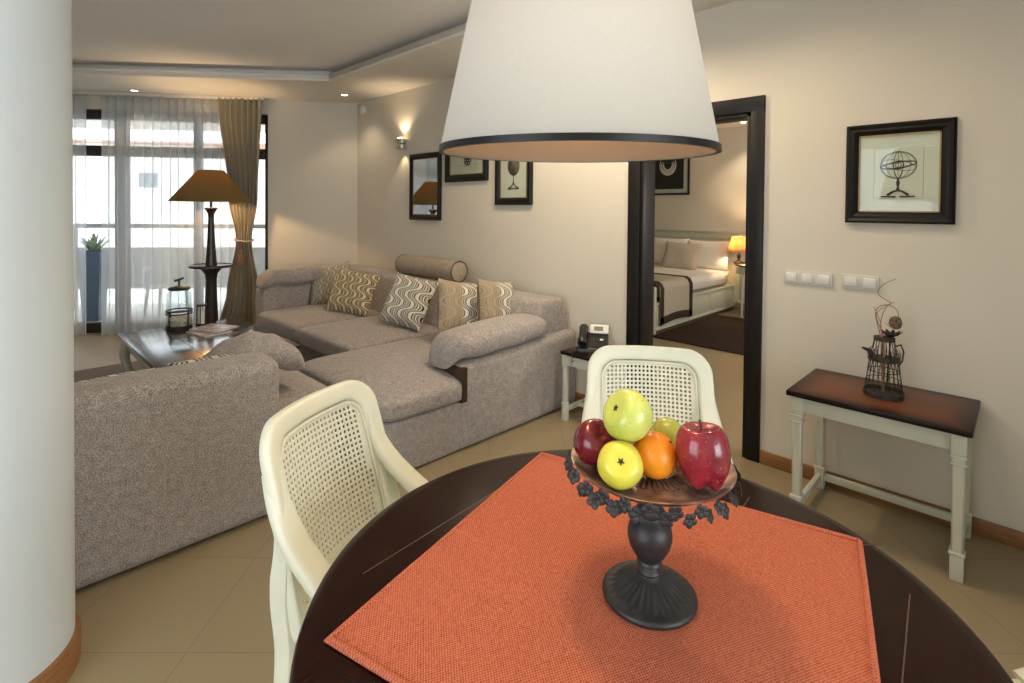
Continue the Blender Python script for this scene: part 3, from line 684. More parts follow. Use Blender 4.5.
def sheer(label, s0, s1, folds, ph0):
    def f(u, v):
        z = .012 + v * 2.565; s = s0 + (s1 - s0) * u; k = u * folds * 2 * math.pi + ph0
        return wpt(s + .012 * math.cos(k), .080 + .034 * math.sin(k + .35 * math.sin(3 * u * folds / 4 + ph0)) + .010 * math.sin(k * .37 + z), z)
    b = MB(); b.grid(f, int(folds * 14), 10); o = obj('sheer_curtain', b, M['sheer']); tag(o, label, 'curtain', 'sheer curtains'); return o
sheer('wide white sheer curtain behind the floor lamp and drape', 1.16, 2.622, 17, .4)
sheer('narrow white sheer curtain at the column end of the window', 2.79, 4.2, 14, 2.0)

# ------------------------------------------------------------------ balcony and the street outside
def wstruct(name, mb, mat): o = struct(name, mb, M[mat]); o.matrix_world = WMAT; return o
b = MB(); wbox(b, -1.0, 7.0, -2.0, -.25, -.12, -.01); wstruct('floor_balcony', b, 'balcony')
b = MB(); wbox(b, -1.0, 7.0, -2.0, -.25, 2.50, 2.70); wstruct('ceiling_balcony', b, 'white_paint')
M['rail_grey'] = simple('railing_grey', (0.36, 0.37, 0.38), 0.5)
M['rail_panel'] = simple('railing_panel', (0.58, 0.62, 0.65), 0.5)
rl = thing('balcony_railing', 'grey balcony railing with solid lower panels outside the window', 'railing', wpt(3, -1.5, 0)); rl.matrix_world = WMAT
b = MB(); wbox(b, -.9, 6.9, -1.53, -1.46, 1.10, 1.16, .006); obj('top_rail', b, M['rail_grey'], rl)
b = MB(); wbox(b, -.9, 6.9, -1.505, -1.485, .28, .84, .004); obj('infill_panel', b, M['rail_panel'], rl)
for s in (-.5, .6, 1.7, 2.35, 3.9, 5.0, 6.1):
    b = MB(); wbox(b, s - .025, s + .025, -1.52, -1.47, -.01, 1.12, .004); obj('rail_post', b, M['rail_grey'], rl)
M['blue_pot'] = simple('blue_planter', (0.07, 0.12, 0.19), 0.5); M['leaf'] = simple('pale_leaf', (0.34, 0.44, 0.28), 0.6, var=.4, scale=30); M['cream_wall'] = simple('cream_render', (0.86, 0.84, 0.80), 0.9)
M['pink_wall'] = simple('pink_render', (0.78, 0.66, 0.60), 0.9); M['roof_tile'] = simple('roof_tile', (0.50, 0.26, 0.18), 0.8, var=.2, scale=4); M['far_glass'] = simple('far_window', (0.20, 0.22, 0.23), 0.2)
pl = thing('planter', 'tall blue planter with a leafy plant on the balcony', 'planter', wpt(3.28, -.85, 0))
b = MB(); b.lathe([(0, -.01), (.12, -.01), (.155, .62), (.165, .85), (.150, .85), (.140, .80), (0, .80)], 4, wpt(3.28, -.85, 0), Matrix.Rotation(R(12), 3, 'Z')); obj('pot', b, M['blue_pot'], pl, True, ang=30)
b = MB(); rnd = random.Random(3)
for k in range(46):
    a = rnd.uniform(0, 6.28); L_ = rnd.uniform(.15, .34); tilt = rnd.uniform(.15, .8); c0 = wpt(3.28, -.85, .80); d = Vector((math.cos(a) * tilt, math.sin(a) * tilt, 1)).normalized()
    sd_ = d.cross(Vector((0, 0, 1))).normalized() * .016; p1 = c0 + d * L_ * .6; p2 = c0 + d * L_ - Vector((0, 0, .03))
    b.poly([c0 + sd_ * .2, p1 + sd_, p2, p1 - sd_])
obj('foliage', b, M['leaf'], pl, True, solid=.002)
oc = thing('balcony_chair', 'white plastic armchair on the balcony behind the sheer curtain', 'chair', wpt(2.35, -.80, 0), R(150))
b = MB(); b.box((0, .02, .42), (.46, .44, .025), .01); obj('seat', b, M['white_plastic'], oc)
b = MB(); b.grid(lambda u, v: Vector(((u - .5) * .46 * (1 - .15 * v), -.20 - .12 * v + .10 * (2 * u - 1) ** 2, .43 + .42 * v)), 9, 8); obj('backrest', b, M['white_plastic'], oc, solid=.02)
for sx in (-1, 1):
    b = MB(); b.tube([(sx * .25, -.22, .62), (sx * .27, 0, .64), (sx * .26, .2, .62), (sx * .25, .24, .45)], .018, 6); obj('armrest', b, M['white_plastic'], oc)
    for y, dy in ((.2, .05), (-.18, -.08)):
        b = MB(); b.tube([(sx * .2, y, .42), (sx * .24, y + dy, -.01)], .018, 6); obj('leg', b, M['white_plastic'], oc)
def house(name, label, s0, s1, o0, o1, top, wallm, wins, roofm=None):
    r = thing(name, label, 'building', (0, 0, 0)); r.matrix_world = WMAT
    b = MB(); wbox(b, s0, s1, o0, o1, -4, top); obj('house_wall', b, M[wallm], r)
    if roofm:
        b = MB(); ym = (o0 + o1) / 2; b.poly([(s0 - .3, o1 + .4, top), (s0 - .3, ym, top + .5), (s0 - .3, o0 - .4, top)], Vector((s1 - s0 + .6, 0, 0))); obj('roof', b, M[roofm], r)
    for (a, c, z0, z1) in wins:
        b = MB(); wbox(b, a, c, o1 - .05, o1 + .03, z0, z1, .01); f_ = obj('window_frame', b, M['white_plastic'], r)
        b = MB(); wbox(b, a + .06, c - .06, o1 + .02, o1 + .045, z0 + .06, z1 - .06); obj('pane', b, M['far_glass'], f_)
house('apartment_building', 'white rendered house across the street with one small window', 5.2, 13.5, -16, -9, 3.05, 'cream_wall', [(6.55, 7.13, 1.84, 2.35), (9.3, 10.1, .4, 1.6)], 'roof_tile')
house('apartment_building', 'pale pink rendered house seen past the tied drape', -4, 5.0, -17, -10.5, 3.0, 'pink_wall', [(1.2, 2.1, .2, 1.6), (3.0, 3.9, .2, 1.6)], 'roof_tile')
b = MB(); wbox(b, -30, 40, -40, -2.0, -4.2, -4.0); wstruct('ground_street', b, 'balcony')

# ------------------------------------------------------------------ big corner sofa
sofa = thing('corner_sofa', 'large taupe corner sofa with chaise along the picture wall', 'sofa', (2.3, 3.8, 0))
SF = M['sofa']
def sob(name, mb, mat=None, **kw): return obj(name, mb, mat or SF, sofa, True, **kw)
b = MB(); b.box((2.45, 4.32, .165), (1.18, 2.00, .25), .02); sob('sofa_base', b)
b = MB(); b.box((1.985, 2.83, .147), (1.09, 1.06, .284), .022, 3); sob('chaise_base', b)
def chz(q):
    x, y, z = q
    if x > 1.93: y = max(y, min(2.28 + (x - 1.93) * 4, 2.50))
    tx, ty = (x - 2.05) / .65, (y - 2.82) / .55
    if z > .36: z += .022 * max(0, 1 - tx * tx) * max(0, 1 - ty * ty)
    return Vector((x, y, z))
b = MB(); b.cushion((2.07, 2.815, .350), (.66, .535, .078), 12, 26, chz, az=4.5); sob('chaise_cushion', b)
for yc, hy in ((3.79, .425), (4.67, .435)):
    b = MB(); b.cushion((2.25, yc, .352), (.45, hy, .085), 16, 20, lambda q, yc=yc: Vector((q.x, q.y, q.z + (.018 * max(0, 1 - ((q.x - 2.25) / .45) ** 2) * max(0, 1 - ((q.y - yc) / .43) ** 2) if q.z > .36 else 0))), az=6); sob('seat_cushion', b)
b = MB(); b.box((2.895, 3.85, .36), (.24, 2.96, .62), .03); sob('back_frame', b)
def bk(q):
    lean = (q.z - .42) * .28; return Vector((q.x + max(0, lean) * (1 if q.x < 2.86 else .15), q.y, q.z))
b = MB(); b.box((2.775, 3.86, .585), (.36, 3.00, .37), .045, 4)
for v in b.bm.verts: v.co = bk(v.co)
sob('backrest', b)
def armtop(q):
    return Vector((q.x, q.y, q.z + (.035 * (q.x - 1.93) if q.z > .3 else 0)))
b = MB(); b.box((2.475, 2.42, .2525), (1.09, .27, .495), .045, 4)
for v in b.bm.verts: v.co = armtop(v.co)
sob('armrest', b)
b = MB(); b.box((1.948, 2.42, .385), (.042, .276, .200), .004); sob('armrest_panel', b, M['strip'], label='dark wood panel at the arm end')
def armc(q):
    x, y, z = q
    k = max(0, 1.99 - x); z -= 9.0 * k * k; x += k * .1; z += .04 * (x - 2.2); y += k * .35
    z -= .5 * max(0, abs(y - 2.43) - .10) ** 1.5
    return Vector((x, y, z + .006 * math.sin(x * 23) * math.sin(y * 17 + 1)))
b = MB(); b.cushion((2.305, 2.435, .592), (.425, .160, .085), 4.5, 26, armc, az=2.6); sob('arm_cushion', b)
b = MB(); b.cushion((2.42, 5.24, .36), (.55, .115, .34), 12, 18, None, az=7); sob('armrest', b)
def armf(q):
    x, y, z = q; k = max(0, 1.98 - x); z -= 3.2 * k * k; x += k * .2
    return Vector((x, y, z + .008 * math.sin(x * 21) * math.cos(y * 13)))
b = MB(); b.cushion((2.32, 5.19, .725), (.50, .165, .090), 4, 22, armf, az=2.6); sob('arm_cushion', b)

pillow('sofa_pillow', 'sand patterned pillow behind the gold one at the far sofa arm', 'pat_sand', (2.47, 4.98, .635), (-.75, -.55, .38), .42, .42, .13, R(10))
pillow('sofa_pillow', 'gold honeycomb patterned pillow leaning near the far sofa arm', 'pat_gold', (2.40, 4.40, .625), (-.80, -.48, .45), .44, .40, .15, R(-7))
pillow('sofa_pillow', 'ivory and black meander pillow below the bolster', 'pat_white', (2.43, 3.56, .65), (-.84, -.42, .50), .40, .42, .15, R(-10))
pillow('sofa_pillow', 'meander pillow with lamp glare painted on one side, leaning beside the near sofa arm', 'pat_glare', (2.46, 2.93, .665), (-.05, -1, .32), .40, .42, .16, R(-12))
pillow('sofa_pillow', 'pale patterned pillow half hidden behind the near arm cushion', 'pat_glare', (2.60, 2.70, .68), (.10, -1, .25), .36, .42, .15, R(-10))
bo = thing('bolster', 'beige round bolster with dark piping on the sofa back', 'bolster', (2.865, 3.86, .862))
mt = Matrix.Rotation(R(-90), 3, 'X')
b = MB(); b.lathe([(0, -.428), (.07, -.428), (.090, -.415), (.094, -.28), (.094, .28), (.090, .415), (.07, .428), (0, .428)], 30, (0, 0, 0), mt); obj('bolster_roll', b, M['beige_fabric'], bo)
for s in (-1, 1):
    b = MB(); b.tube([(.088 * math.cos(2 * math.pi * k / 30), s * .419, .088 * math.sin(2 * math.pi * k / 30)) for k in range(30)], .006, 6, closed=True); obj('piping', b, M['dark_cord'], bo)

# ------------------------------------------------------------------ near sofa, back towards the camera
s2 = thing('sofa', 'taupe tweed sofa seen from behind beside the round column', 'sofa', (.3, 2.8, 0))
def s2o(name, mb, mat=None, **kw): return obj(name, mb, mat or SF, s2, True, **kw)
b = MB(); b.box((.105, 2.515, .3625), (1.71, .25, .715), .06, 5); s2o('backrest', b)
b = MB(); b.box((.30, 3.0, .155), (2.06, .78, .30), .025, 3); s2o('sofa_base', b)
b = MB(); b.cushion((.84, 2.99, .365), (.53, .40, .085), 7, 22, None, az=3); s2o('seat_cushion', b)
b = MB(); b.cushion((-.22, 3.0, .365), (.52, .39, .085), 8, 18, None, az=3.2); s2o('seat_cushion', b)
b = MB(); b.cushion((-.72, 2.98, .30), (.10, .42, .28), 10, 16, None, az=6); s2o('armrest', b)
def sl(q):
    x, y, z = q; k = max(0, x - 1.02); z -= 3.2 * k * k; k2 = max(0, .98 - x); z -= 1.0 * k2 * k2 + .12 * k2
    return Vector((x, y, z + .012 * math.sin(x * 19 + y * 9) * math.sin(y * 15 + .5) + .006 * math.sin(x * 46 - y * 24)))
b = MB(); b.cushion((.935, 2.79, .665), (.275, .16, .092), 3.4, 26, sl, az=2.4); s2o('back_cushion', b)
pillow('sofa_pillow', 'patterned pillow showing only its top edge above the near sofa back, beside the draped cushion', 'pat_white', (.76, 2.72, .565), (.1, 1, .35), .36, .30, .13)
pillow('sofa_pillow', 'patterned pillow peeking over the near sofa back by the column', 'pat_white', (.37, 2.72, .552), (-.05, 1, .35), .34, .32, .13)
pillow('sofa_pillow', 'plain beige pillow at the column end of the near sofa', 'beige_fabric', (.05, 2.86, .57), (.25, 1, .35), .42, .36, .15)

# ------------------------------------------------------------------ rug and coffee table
o = obj('area_rug', MB().box((.55, 4.62, .006), (2.40, 2.1, .012), .004), M['rug_grey']); tag(o, 'grey area rug under the coffee table', 'rug')
ct = thing('coffee_table', 'coffee table with glossy dark plank top and cream cabriole legs', 'coffee table', (1.145, 4.23, 0))
b = MB(); b.box((0, 0, .4275), (.85, 1.24, .028), .008, 3); obj('tabletop', b, M['coffee_top'], ct)
b = MB()
for x in (-.14, .14): b.box((x, 0, .4417), (.004, 1.16, .0008))
obj('plank_seam', b, M['dark_cord'], ct)
b = MB()
for sx in (-1, 1): b.box((sx * .365, 0, .365), (.022, 1.06, .10), .004)
for sy in (-1, 1): b.box((0, sy * .555, .365), (.70, .022, .10), .004)
obj('apron', b, M['sage'], ct)
for sx in (-1, 1):
    for sy in (-1, 1):
        P = cat_rom([(sx * .355, sy * .545, .415), (sx * .385, sy * .575, .33), (sx * .385, sy * .578, .24), (sx * .355, sy * .548, .13), (sx * .36, sy * .553, .055), (sx * .385, sy * .575, .022)], 6)
        n_ = len(P); rr = [.046 - .030 * min(1, i / (n_ * .72)) + (.010 if i > n_ - 5 else 0) for i in range(n_)]
        b = MB(); b.tube(P, rr, 12); obj('leg', b, M['sage'], ct)
M['mag_cover'] = None
t = NT('magazine_cover'); v = t.n('ShaderNodeTexVoronoi'); v.inputs['Scale'].default_value = 9; t.l(t.coord(), v.inputs['Vector'])
t.base(t.ramp(t.noise(7, 3), [(0.35, (0.62, 0.58, 0.56)), (0.46, (0.30, 0.27, 0.30)), (0.53, (0.40, 0.27, 0.24)), (0.58, (0.24, 0.22, 0.25)), (0.68, (0.60, 0.55, 0.52))])); t.set(Roughness=0.25); M['mag_cover'] = t.m
M['page'] = simple('page_edges', (0.75, 0.72, 0.65), 0.8)
for k, (x, y, z, a, lb) in enumerate(((1.22, 4.42, .4415, 12, 'lower magazine on the coffee table, cover half hidden'), (1.27, 4.47, .4535, 28, 'upper magazine on the coffee table with red and grey cover'))):
    r = thing('magazine', lb, 'magazine', (x, y, z), R(a), 'magazines on the coffee table')
    b = MB(); b.box((0, 0, .0055), (.205, .275, .009), .001); obj('pages', b, M['page'], r)
    b = MB(); b.box((0, 0, .0107), (.21, .28, .0012), 0); obj('cover', b, M['mag_cover'], r)
jar = thing('glass_canister', 'tall glass jar with dark lid and metal band on the coffee table', 'jar', (1.100, 4.760, .4415))
b = MB(); b.lathe([(0, .002), (.080, .002), (.085, .01), (.085, .265), (.072, .290), (.060, .300)], 36); obj('jar_body', b, M['jar_glass'], jar)
b = MB(); b.lathe([(.062, .298), (.076, .302), (.078, .312), (.066, .322), (.03, .332), (0, .333)], 36); obj('lid', b, M['lid_iron'], jar)
b = MB(); b.tube([(0, 0, .330), (0, 0, .365), (-.012, 0, .378)], .007, 8); b.tube([(-.035, .0, .372), (0, 0, .38), (.030, 0, .392)], .009, 8); obj('lid_handle', b, M['lid_iron'], jar)
b = MB(); b.tube([(.0885 * math.cos(2 * math.pi * k / 30), .0885 * math.sin(2 * math.pi * k / 30), .115) for k in range(30)], .006, 6, closed=True); b.tube([(.0885 * math.cos(2 * math.pi * k / 30), .0885 * math.sin(2 * math.pi * k / 30), .138) for k in range(30)], .006, 6, closed=True)
b.lathe([(.086, .0), (.091, .0), (.091, .022), (.086, .022)], 30)
for k in range(4):
    a = k * math.pi / 2 + .5; b.tube([(.089 * math.cos(a), .089 * math.sin(a), .0), (.089 * math.cos(a), .089 * math.sin(a), .14)], .005, 6)
obj('metal_band', b, M['lid_iron'], jar)
M['shells'] = simple('seashell_fill', (0.55, 0.50, 0.42), 0.6, var=.5, scale=45, bump=1.0, bscale=60)
b = MB(); b.lathe([(0, .006), (.078, .006), (.080, .07), (.05, .085), (0, .09)], 30); obj('shell_filling', b, M['shells'], jar)
cd = thing('candle_holder', 'small caged candle holder beside the glass jar', 'candle holder', (1.262, 4.775, .4415))
b = MB(); b.lathe([(.0, 0), (.038, 0), (.038, .008), (0, .008)], 24); b.lathe([(.030, .150), (.038, .150), (.038, .163), (.030, .163)], 24)
for k in range(6):
    a = k * math.pi / 3; b.tube([(.036 * math.cos(a), .036 * math.sin(a), .004), (.036 * math.cos(a), .036 * math.sin(a), .155)], .0035, 6)
obj('cage', b, M['lid_iron'], cd)
b = MB(); b.lathe([(0, .008), (.029, .008), (.029, .115), (0, .118)], 20); obj('candle', b, M['linen_white'], cd)

# ------------------------------------------------------------------ floor lamp with tray
fl = thing('floor_lamp', 'dark wooden floor lamp with brown coolie shade and tray', 'floor lamp', (1.643, 5.892, 0))
b = MB(); b.lathe([(0, 0), (.16, 0), (.165, .02), (.15, .035), (.06, .055), (.05, .08), (0, .08)], 32); obj('base', b, M['lampwood'], fl)
b = MB(); b.lathe([(0, .07), (.045, .07), (.075, .12), (.065, .20), (.052, .55), (.050, .66), (.060, .72), (.10, .775), (.115, .79), (0, .79)], 24); obj('lower_post', b, M['lampwood'], fl)
b = MB(); b.lathe([(0, .785), (.19, .785), (.20, .79), (.20, .80), (.195, .812), (.185, .803), (0, .803)], 40); obj('tray', b, M['lampwood'], fl)
b = MB(); b.lathe([(0, .80), (.055, .80), (.050, .85), (.036, 1.05), (.026, 1.28), (.030, 1.33), (.055, 1.375), (.062, 1.385), (.055, 1.39), (.012, 1.392), (.012, 1.47), (0, 1.47)], 24); obj('upper_post', b, M['lampwood'], fl)
b = MB(); b.lathe([(.366, 1.452), (.362, 1.458), (.118, 1.762), (.114, 1.766)], 48); bmesh.ops.delete(b.bm, geom=[f for f in b.bm.faces if len(f.verts) > 4], context='FACES'); obj('lamp_shade', b, M['brown_shade'], fl, solid=.004)
b = MB(); b.cushion((0, 0, 1.545), (.03, .03, .04), 2, 6); obj('bulb', b, M['bulb'], fl)
point('floor_lamp_light', (1.643, 5.892, 1.61), 27, (1, .66, .34), .05, fl)

# ------------------------------------------------------------------ small table with telephone
st = thing('side_table', 'small cream side table with dark top beside the sofa arm', 'side table', (2.865, 2.055, 0), R(90))
b = MB(); b.box((0, 0, .452), (.27, .34, .022), .005); o = obj('tabletop', b, M['stand_top'], st)
b = MB()
for sx in (-1, 1): b.box((sx * .105, 0, .405), (.018, .28, .07), .003)
for sy in (-1, 1): b.box((0, sy * .14, .405), (.21, .018, .07), .003)
obj('apron', b, M['sage'], st)
for sx in (-1, 1):
    for sy in (-1, 1):
        b = MB(); x, y = sx * .108, sy * .143
        b.box((x, y, .40), (.040, .040, .082), .003).box((x, y, .355), (.032, .032, .014), .003).box((x, y, .235), (.030, .030, .24), .004).box((x, y, .115), (.040, .040, .012), .004).box((x, y, .055), (.036, .036, .11), .004); obj('leg', b, M['sage'], st)
b = MB()
for sx in (-1, 1): b.box((sx * .108, 0, .075), (.022, .25, .03), .003)
b.box((0, 0, .075), (.20, .022, .03), .003); obj('stretcher', b, M['sage'], st)
ph = thing('telephone', 'black desk telephone on the small side table', 'telephone', (2.865, 2.045, .463), R(-58))
b = MB(); Q = [(-.10, -.09, 0), (.10, -.09, 0), (.10, .09, 0), (-.10, .09, 0)]; H_ = [.030, .030, .105, .105]
vs = [b.bm.verts.new(q) for q in Q] + [b.bm.verts.new((q[0] * .96, q[1] * .94, h)) for q, h in zip(Q, H_)]
for f_ in ((3, 2, 1, 0), (4, 5, 6, 7), (0, 1, 5, 4), (1, 2, 6, 5), (2, 3, 7, 6), (3, 0, 4, 7)): b.bm.faces.new([vs[i] for i in f_])
bmesh.ops.bevel(b.bm, geom=b.bm.edges[:], offset=.006, segments=2, profile=.5, affect='EDGES'); obj('phone_base', b, M['black_plastic'], ph)
tilt = Matrix.Rotation(math.atan2(.075, .17), 3, 'X')
b = MB(); P = cat_rom([(-.068, -.085, .062), (-.068, -.045, .098), (-.068, .03, .130), (-.068, .085, .125)], 6); b.tube(P, [.031] * 5 + [.025] * (len(P) - 10) + [.031] * 5, 10); obj('handset', b, M['black_plastic'], ph)
rx = Matrix.Rotation(R(52), 3, 'X')
b = MB(); b.box((.035, .083, .125), (.125, .065, .012), .003, rot=rx); s_ = obj('display_panel', b, M['white_plastic'], ph)
b = MB(); b.box((.030, .076, .1315), (.06, .028, .004), 0, rot=rx); obj('display_screen', b, M['lcd'], ph)
b = MB(); b.box((.055, -.005, .0745), (.022, .014, .006), .002, rot=tilt); obj('message_button', b, M['white_plastic'], ph)
b = MB()
for i in range(3):
    for j in range(4): b.box((-.012 + i * .020, -.062 + j * .018, .0465 + j * .0079), (.013, .010, .006), .001, rot=tilt)
obj('keypad', b, simple('grey_keys', (.05, .05, .052), .4), ph)
b = MB(); P = []
for k in range(90):
    a = k * .9; u = k / 89; P.append((-.095 - .03 * u + .007 * math.cos(a), -.05 - .10 * u, max(.012, .030 - .06 * u) - (.07 * max(0, u - .75) * 4) + .007 * math.sin(a)))
b.tube(P, .0022, 5); obj('handset_cord', b, M['black_plastic'], ph)

# ------------------------------------------------------------------ console table and its vase
cs = thing('console_table', 'narrow cream console table with burnished wood top under the picture', 'console table', (2.80, .445, 0))
b = MB(); b.box((0, 0, .578), (.475, .64, .024), .005); obj('tabletop', b, M['console_top'], cs)
b = MB()
for sx in (-1, 1): b.box((sx * .185, 0, .528), (.020, .56, .076), .003)
for sy in (-1, 1): b.box((0, sy * .277, .528), (.38, .020, .076), .003)
obj('apron', b, M['sage'], cs)
for sx in (-1, 1):
    for sy in (-1, 1):
        x, y = sx * .19, sy * .28; b = MB()
        b.box((x, y, .523), (.048, .048, .086), .003).box((x, y, .475), (.052, .052, .012), .004).box((x, y, .461), (.040, .040, .018), .003).box((x, y, .447), (.050, .050, .012), .004)
        b.box((x, y, .275), (.038, .038, .35), .006, 1).box((x, y, .104), (.050, .050, .014), .004).box((x, y, .050), (.042, .042, .10), .004); obj('leg', b, M['sage'], cs)
b = MB(); b.box((.19, 0, .060), (.022, .53, .034), .003)
for sy in (-1, 1): b.box((0, sy * .28, .060), (.345, .022, .034), .003)
obj('stretcher', b, M['sage'], cs)
pt = thing('wire_pitcher', 'rusty wire pitcher vase standing on the console table', 'vase', (2.80, .437, .590))
def prad(z): return .072 - .022 * min(1, z / .165)
b = MB(); b.lathe([(0, 0), (.074, 0), (.076, .006), (.075, .020), (.072, .022), (.070, .008), (0, .005)], 36); obj('base_tray', b, M['rust_iron'], pt)
pt.scale = (1, 1, 1.17)
b = MB()
for k in range(20):
    a0 = 2 * math.pi * k / 20
    for sg in (-1, 1):
        b.tube([(prad(z) * math.cos(a0 + sg * z * 2.2), prad(z) * math.sin(a0 + sg * z * 2.2), z) for z in (.02, .06, .10, .14, .165)], .0010, 4)
for z in (.06, .095): b.tube([(prad(z) * math.cos(2 * math.pi * k / 36), prad(z) * math.sin(2 * math.pi * k / 36), z) for k in range(36)], .0016, 4, closed=True)
obj('wire_mesh', b, M['rust_iron'], pt)
for z, r_, w_ in ((.138, .056, .0042), (.215, .036, .006)):
    b = MB(); b.lathe([(r_, z - w_), (r_ + .003, z - w_), (r_ + .003, z + w_), (r_, z + w_)], 36); obj('rim_band', b, M['rust_iron'], pt, solid=.002)
b = MB()
for k in range(10):
    a = 2 * math.pi * k / 10; ca, sa = math.cos(a), math.sin(a); b.tube(cat_rom([(.055 * ca, .055 * sa, .135), (.060 * ca, .060 * sa, .160), (.045 * ca, .045 * sa, .175), (.037 * ca, .037 * sa, .215)], 4), .0016, 4)
    b.tube([((.052 + .009 * math.cos(q)) * ca, (.052 + .009 * math.cos(q)) * sa, .165 + .011 * math.sin(q)) for q in [i * .6 for i in range(10)]], .0010, 4)
obj('scroll_collar', b, M['rust_iron'], pt)
rd = Vector((.713, -.701, 0)); 
b = MB(); b.tube([rd * a + Vector((0, 0, z)) for a, z in ((.048, .185), (.075, .192), (.088, .165), (.082, .130), (.066, .110))], .0032, 6); obj('handle', b, M['rust_iron'], pt)
b = MB(); b.tube([-rd * a + Vector((0, 0, z)) for a, z in ((.050, .150), (.070, .172), (.098, .182))], [.010, .008, .004], 6); obj('spout', b, M['rust_iron'], pt)
tw = thing('dried_twigs', 'curly dried twigs with a brown seed head in the wire pitcher', 'dried flowers', (2.80, .437, .60))
M['twig'] = simple('curly_twig', (0.36, 0.20, 0.12), 0.7)
up_ = Vector((0, 0, 1)); fwd = Vector((.701, .713, 0))
def loc2(a, z, d=0): return rd * a + fwd * d + up_ * z
for k, P in enumerate(([(-.012, .01), (-.02, .16), (-.022, .26), (-.045, .315), (-.055, .335)], [(0, .01), (-.008, .18), (-.02, .27), (.005, .335), (.045, .325), (.055, .29), (.03, .255), (.0, .27)],
                       [(.005, .01), (-.012, .20), (-.038, .30), (-.02, .335), (.028, .345), (-.022, .375), (-.028, .40), (.005, .425), (.045, .440)], [(.01, .01), (.004, .2), (-.03, .29), (-.015, .32), (.02, .34), (.045, .35)])):
    b = MB(); Q = cat_rom([loc2(a, z, .006 * k - .01) for a, z in P], 6); b.tube(Q, [.0022 - .0010 * i / len(Q) for i in range(len(Q))], 5); obj('twig', b, M['twig'], tw)
b = MB(); b.tube(cat_rom([loc2(.012, .01), loc2(.022, .15), loc2(.028, .22)], 5), .0030, 6); obj('stem', b, M['stem'], tw)
b = MB()
for k in range(9):
    a = 2 * math.pi * k / 9; c0 = loc2(.028, .215); d = (rd * math.cos(a) + fwd * math.sin(a)); sd_ = d.cross(up_) * .012
    b.poly([c0, c0 + d * .022 + up_ * .012 + sd_, c0 + d * .040 + up_ * .026, c0 + d * .022 + up_ * .012 - sd_])
tw.scale = (1.05, 1.05, 1.15)
obj('calyx', b, simple('dark_calyx', (.045, .022, .018), .8), tw, solid=.003)
b = MB(); b.cushion(loc2(.046, .272), (.022, .022, .024), 2.2, 10, lambda q: q + (q - loc2(.046, .272)) * (.12 * math.sin(q.x * 500) * math.sin(q.z * 420 + q.y * 300))); obj('seed_head', b, simple('seed_head', (.16, .105, .06), .85, var=.5, scale=90, bump=.6, bscale=150), tw)

# ------------------------------------------------------------------ dining table, cloth, cake stand, fruit
TC = Vector((.775, .478, 0)); TR = .535
dt = thing('dining_table', 'round dark mahogany pedestal dining table', 'dining table', TC)
b = MB(); b.lathe([(0, .716), (TR - .03, .716), (TR - .008, .722), (TR, .731), (TR, .738), (TR - .004, .746), (TR - .012, .7495), (TR - .03, .750), (0, .750)], 96); obj('tabletop', b, M['mahogany'], dt)
M['inlay'] = simple('pale_inlay', (0.085, 0.048, 0.034), 0.4)
q = .376; ang5 = R(5)
def sq(a, c): return (a * math.cos(ang5) - c * math.sin(ang5), a * math.sin(ang5) + c * math.cos(ang5))
def seam(p0, p1, w=.0020):
    p0, p1 = Vector((*p0, 0)), Vector((*p1, 0)); d = (p1 - p0).normalized(); s = Vector((-d.y, d.x, 0)) * w / 2
    b = MB(); b.poly([p0 - s + up_ * .7498, p1 - s + up_ * .7498, p1 + s + up_ * .7498, p0 + s + up_ * .7498], Vector((0, 0, .0006))); obj('inlay_line', b, M['inlay'], dt)
for a0, c0, a1, c1 in ((-.27, q, .16, q), (-.05, -q, .30, -q), (q, -.08, .44, -.08), (q + .01, -.27, .43, -.33), (-.44, .06, -.40, .06)): seam(sq(a0, c0), sq(a1, c1))
b = MB(); b.lathe([(TR - .10, .655), (TR - .09, .655), (TR - .09, .717), (TR - .10, .717)], 64); obj('apron', b, M['mahogany'], dt)
b = MB(); b.lathe([(0, .10), (.09, .10), (.10, .16), (.06, .22), (.055, .40), (.075, .50), (.065, .58), (.12, .66), (.16, .70), (.16, .717), (0, .717)], 32); obj('pedestal', b, M['mahogany'], dt)
for k in range(4):
    a = R(20 + 90 * k); d = Vector((math.cos(a), math.sin(a), 0)); b = MB(); b.tube(cat_rom([d * .05 + up_ * .16, d * .14 + up_ * .15, d * .26 + up_ * .07, d * .33 + up_ * .025], 5), [.045 - .0012 * i for i in range(16)], 10); obj('foot', b, M['mahogany'], dt)

CA = R(14)
def cloth_fn(side):
    def f(u, v):
        x, y = (u - .5) * .705, (v - .5) * .71
        z = .0022 if side == 0 else .0
        ed = min(min(u, 1 - u) * .705, min(v, 1 - v) * .71)
        return Vector((x, y, z + (.0008 if ed > .012 else 0) + .0009 * math.sin(x * 17 + y * 5) * math.sin(y * 13)))
    return f
b = MB(); b.grid(cloth_fn(0), 60, 60); cl = obj('table_cloth', b, M['coral'], solid=.003)
cl.location = (.784, .477, .7518); cl.rotation_euler = (0, 0, CA); tag(cl, 'square woven coral table cloth laid diagonally on the round table', 'tablecloth')
b = MB(); e0 = [(-.347, -.349), (.347, -.349), (.347, .349), (-.347, .349)]
P = []
for i in range(4):
    p, q2 = Vector((*e0[i], .0042)), Vector((*e0[(i + 1) % 4], .0042))
    for k in range(24): P.append(p + (q2 - p) * (k / 24))
b.tube(P, .0042, 6, closed=True); obj('hem', b, M['coral'], cl)

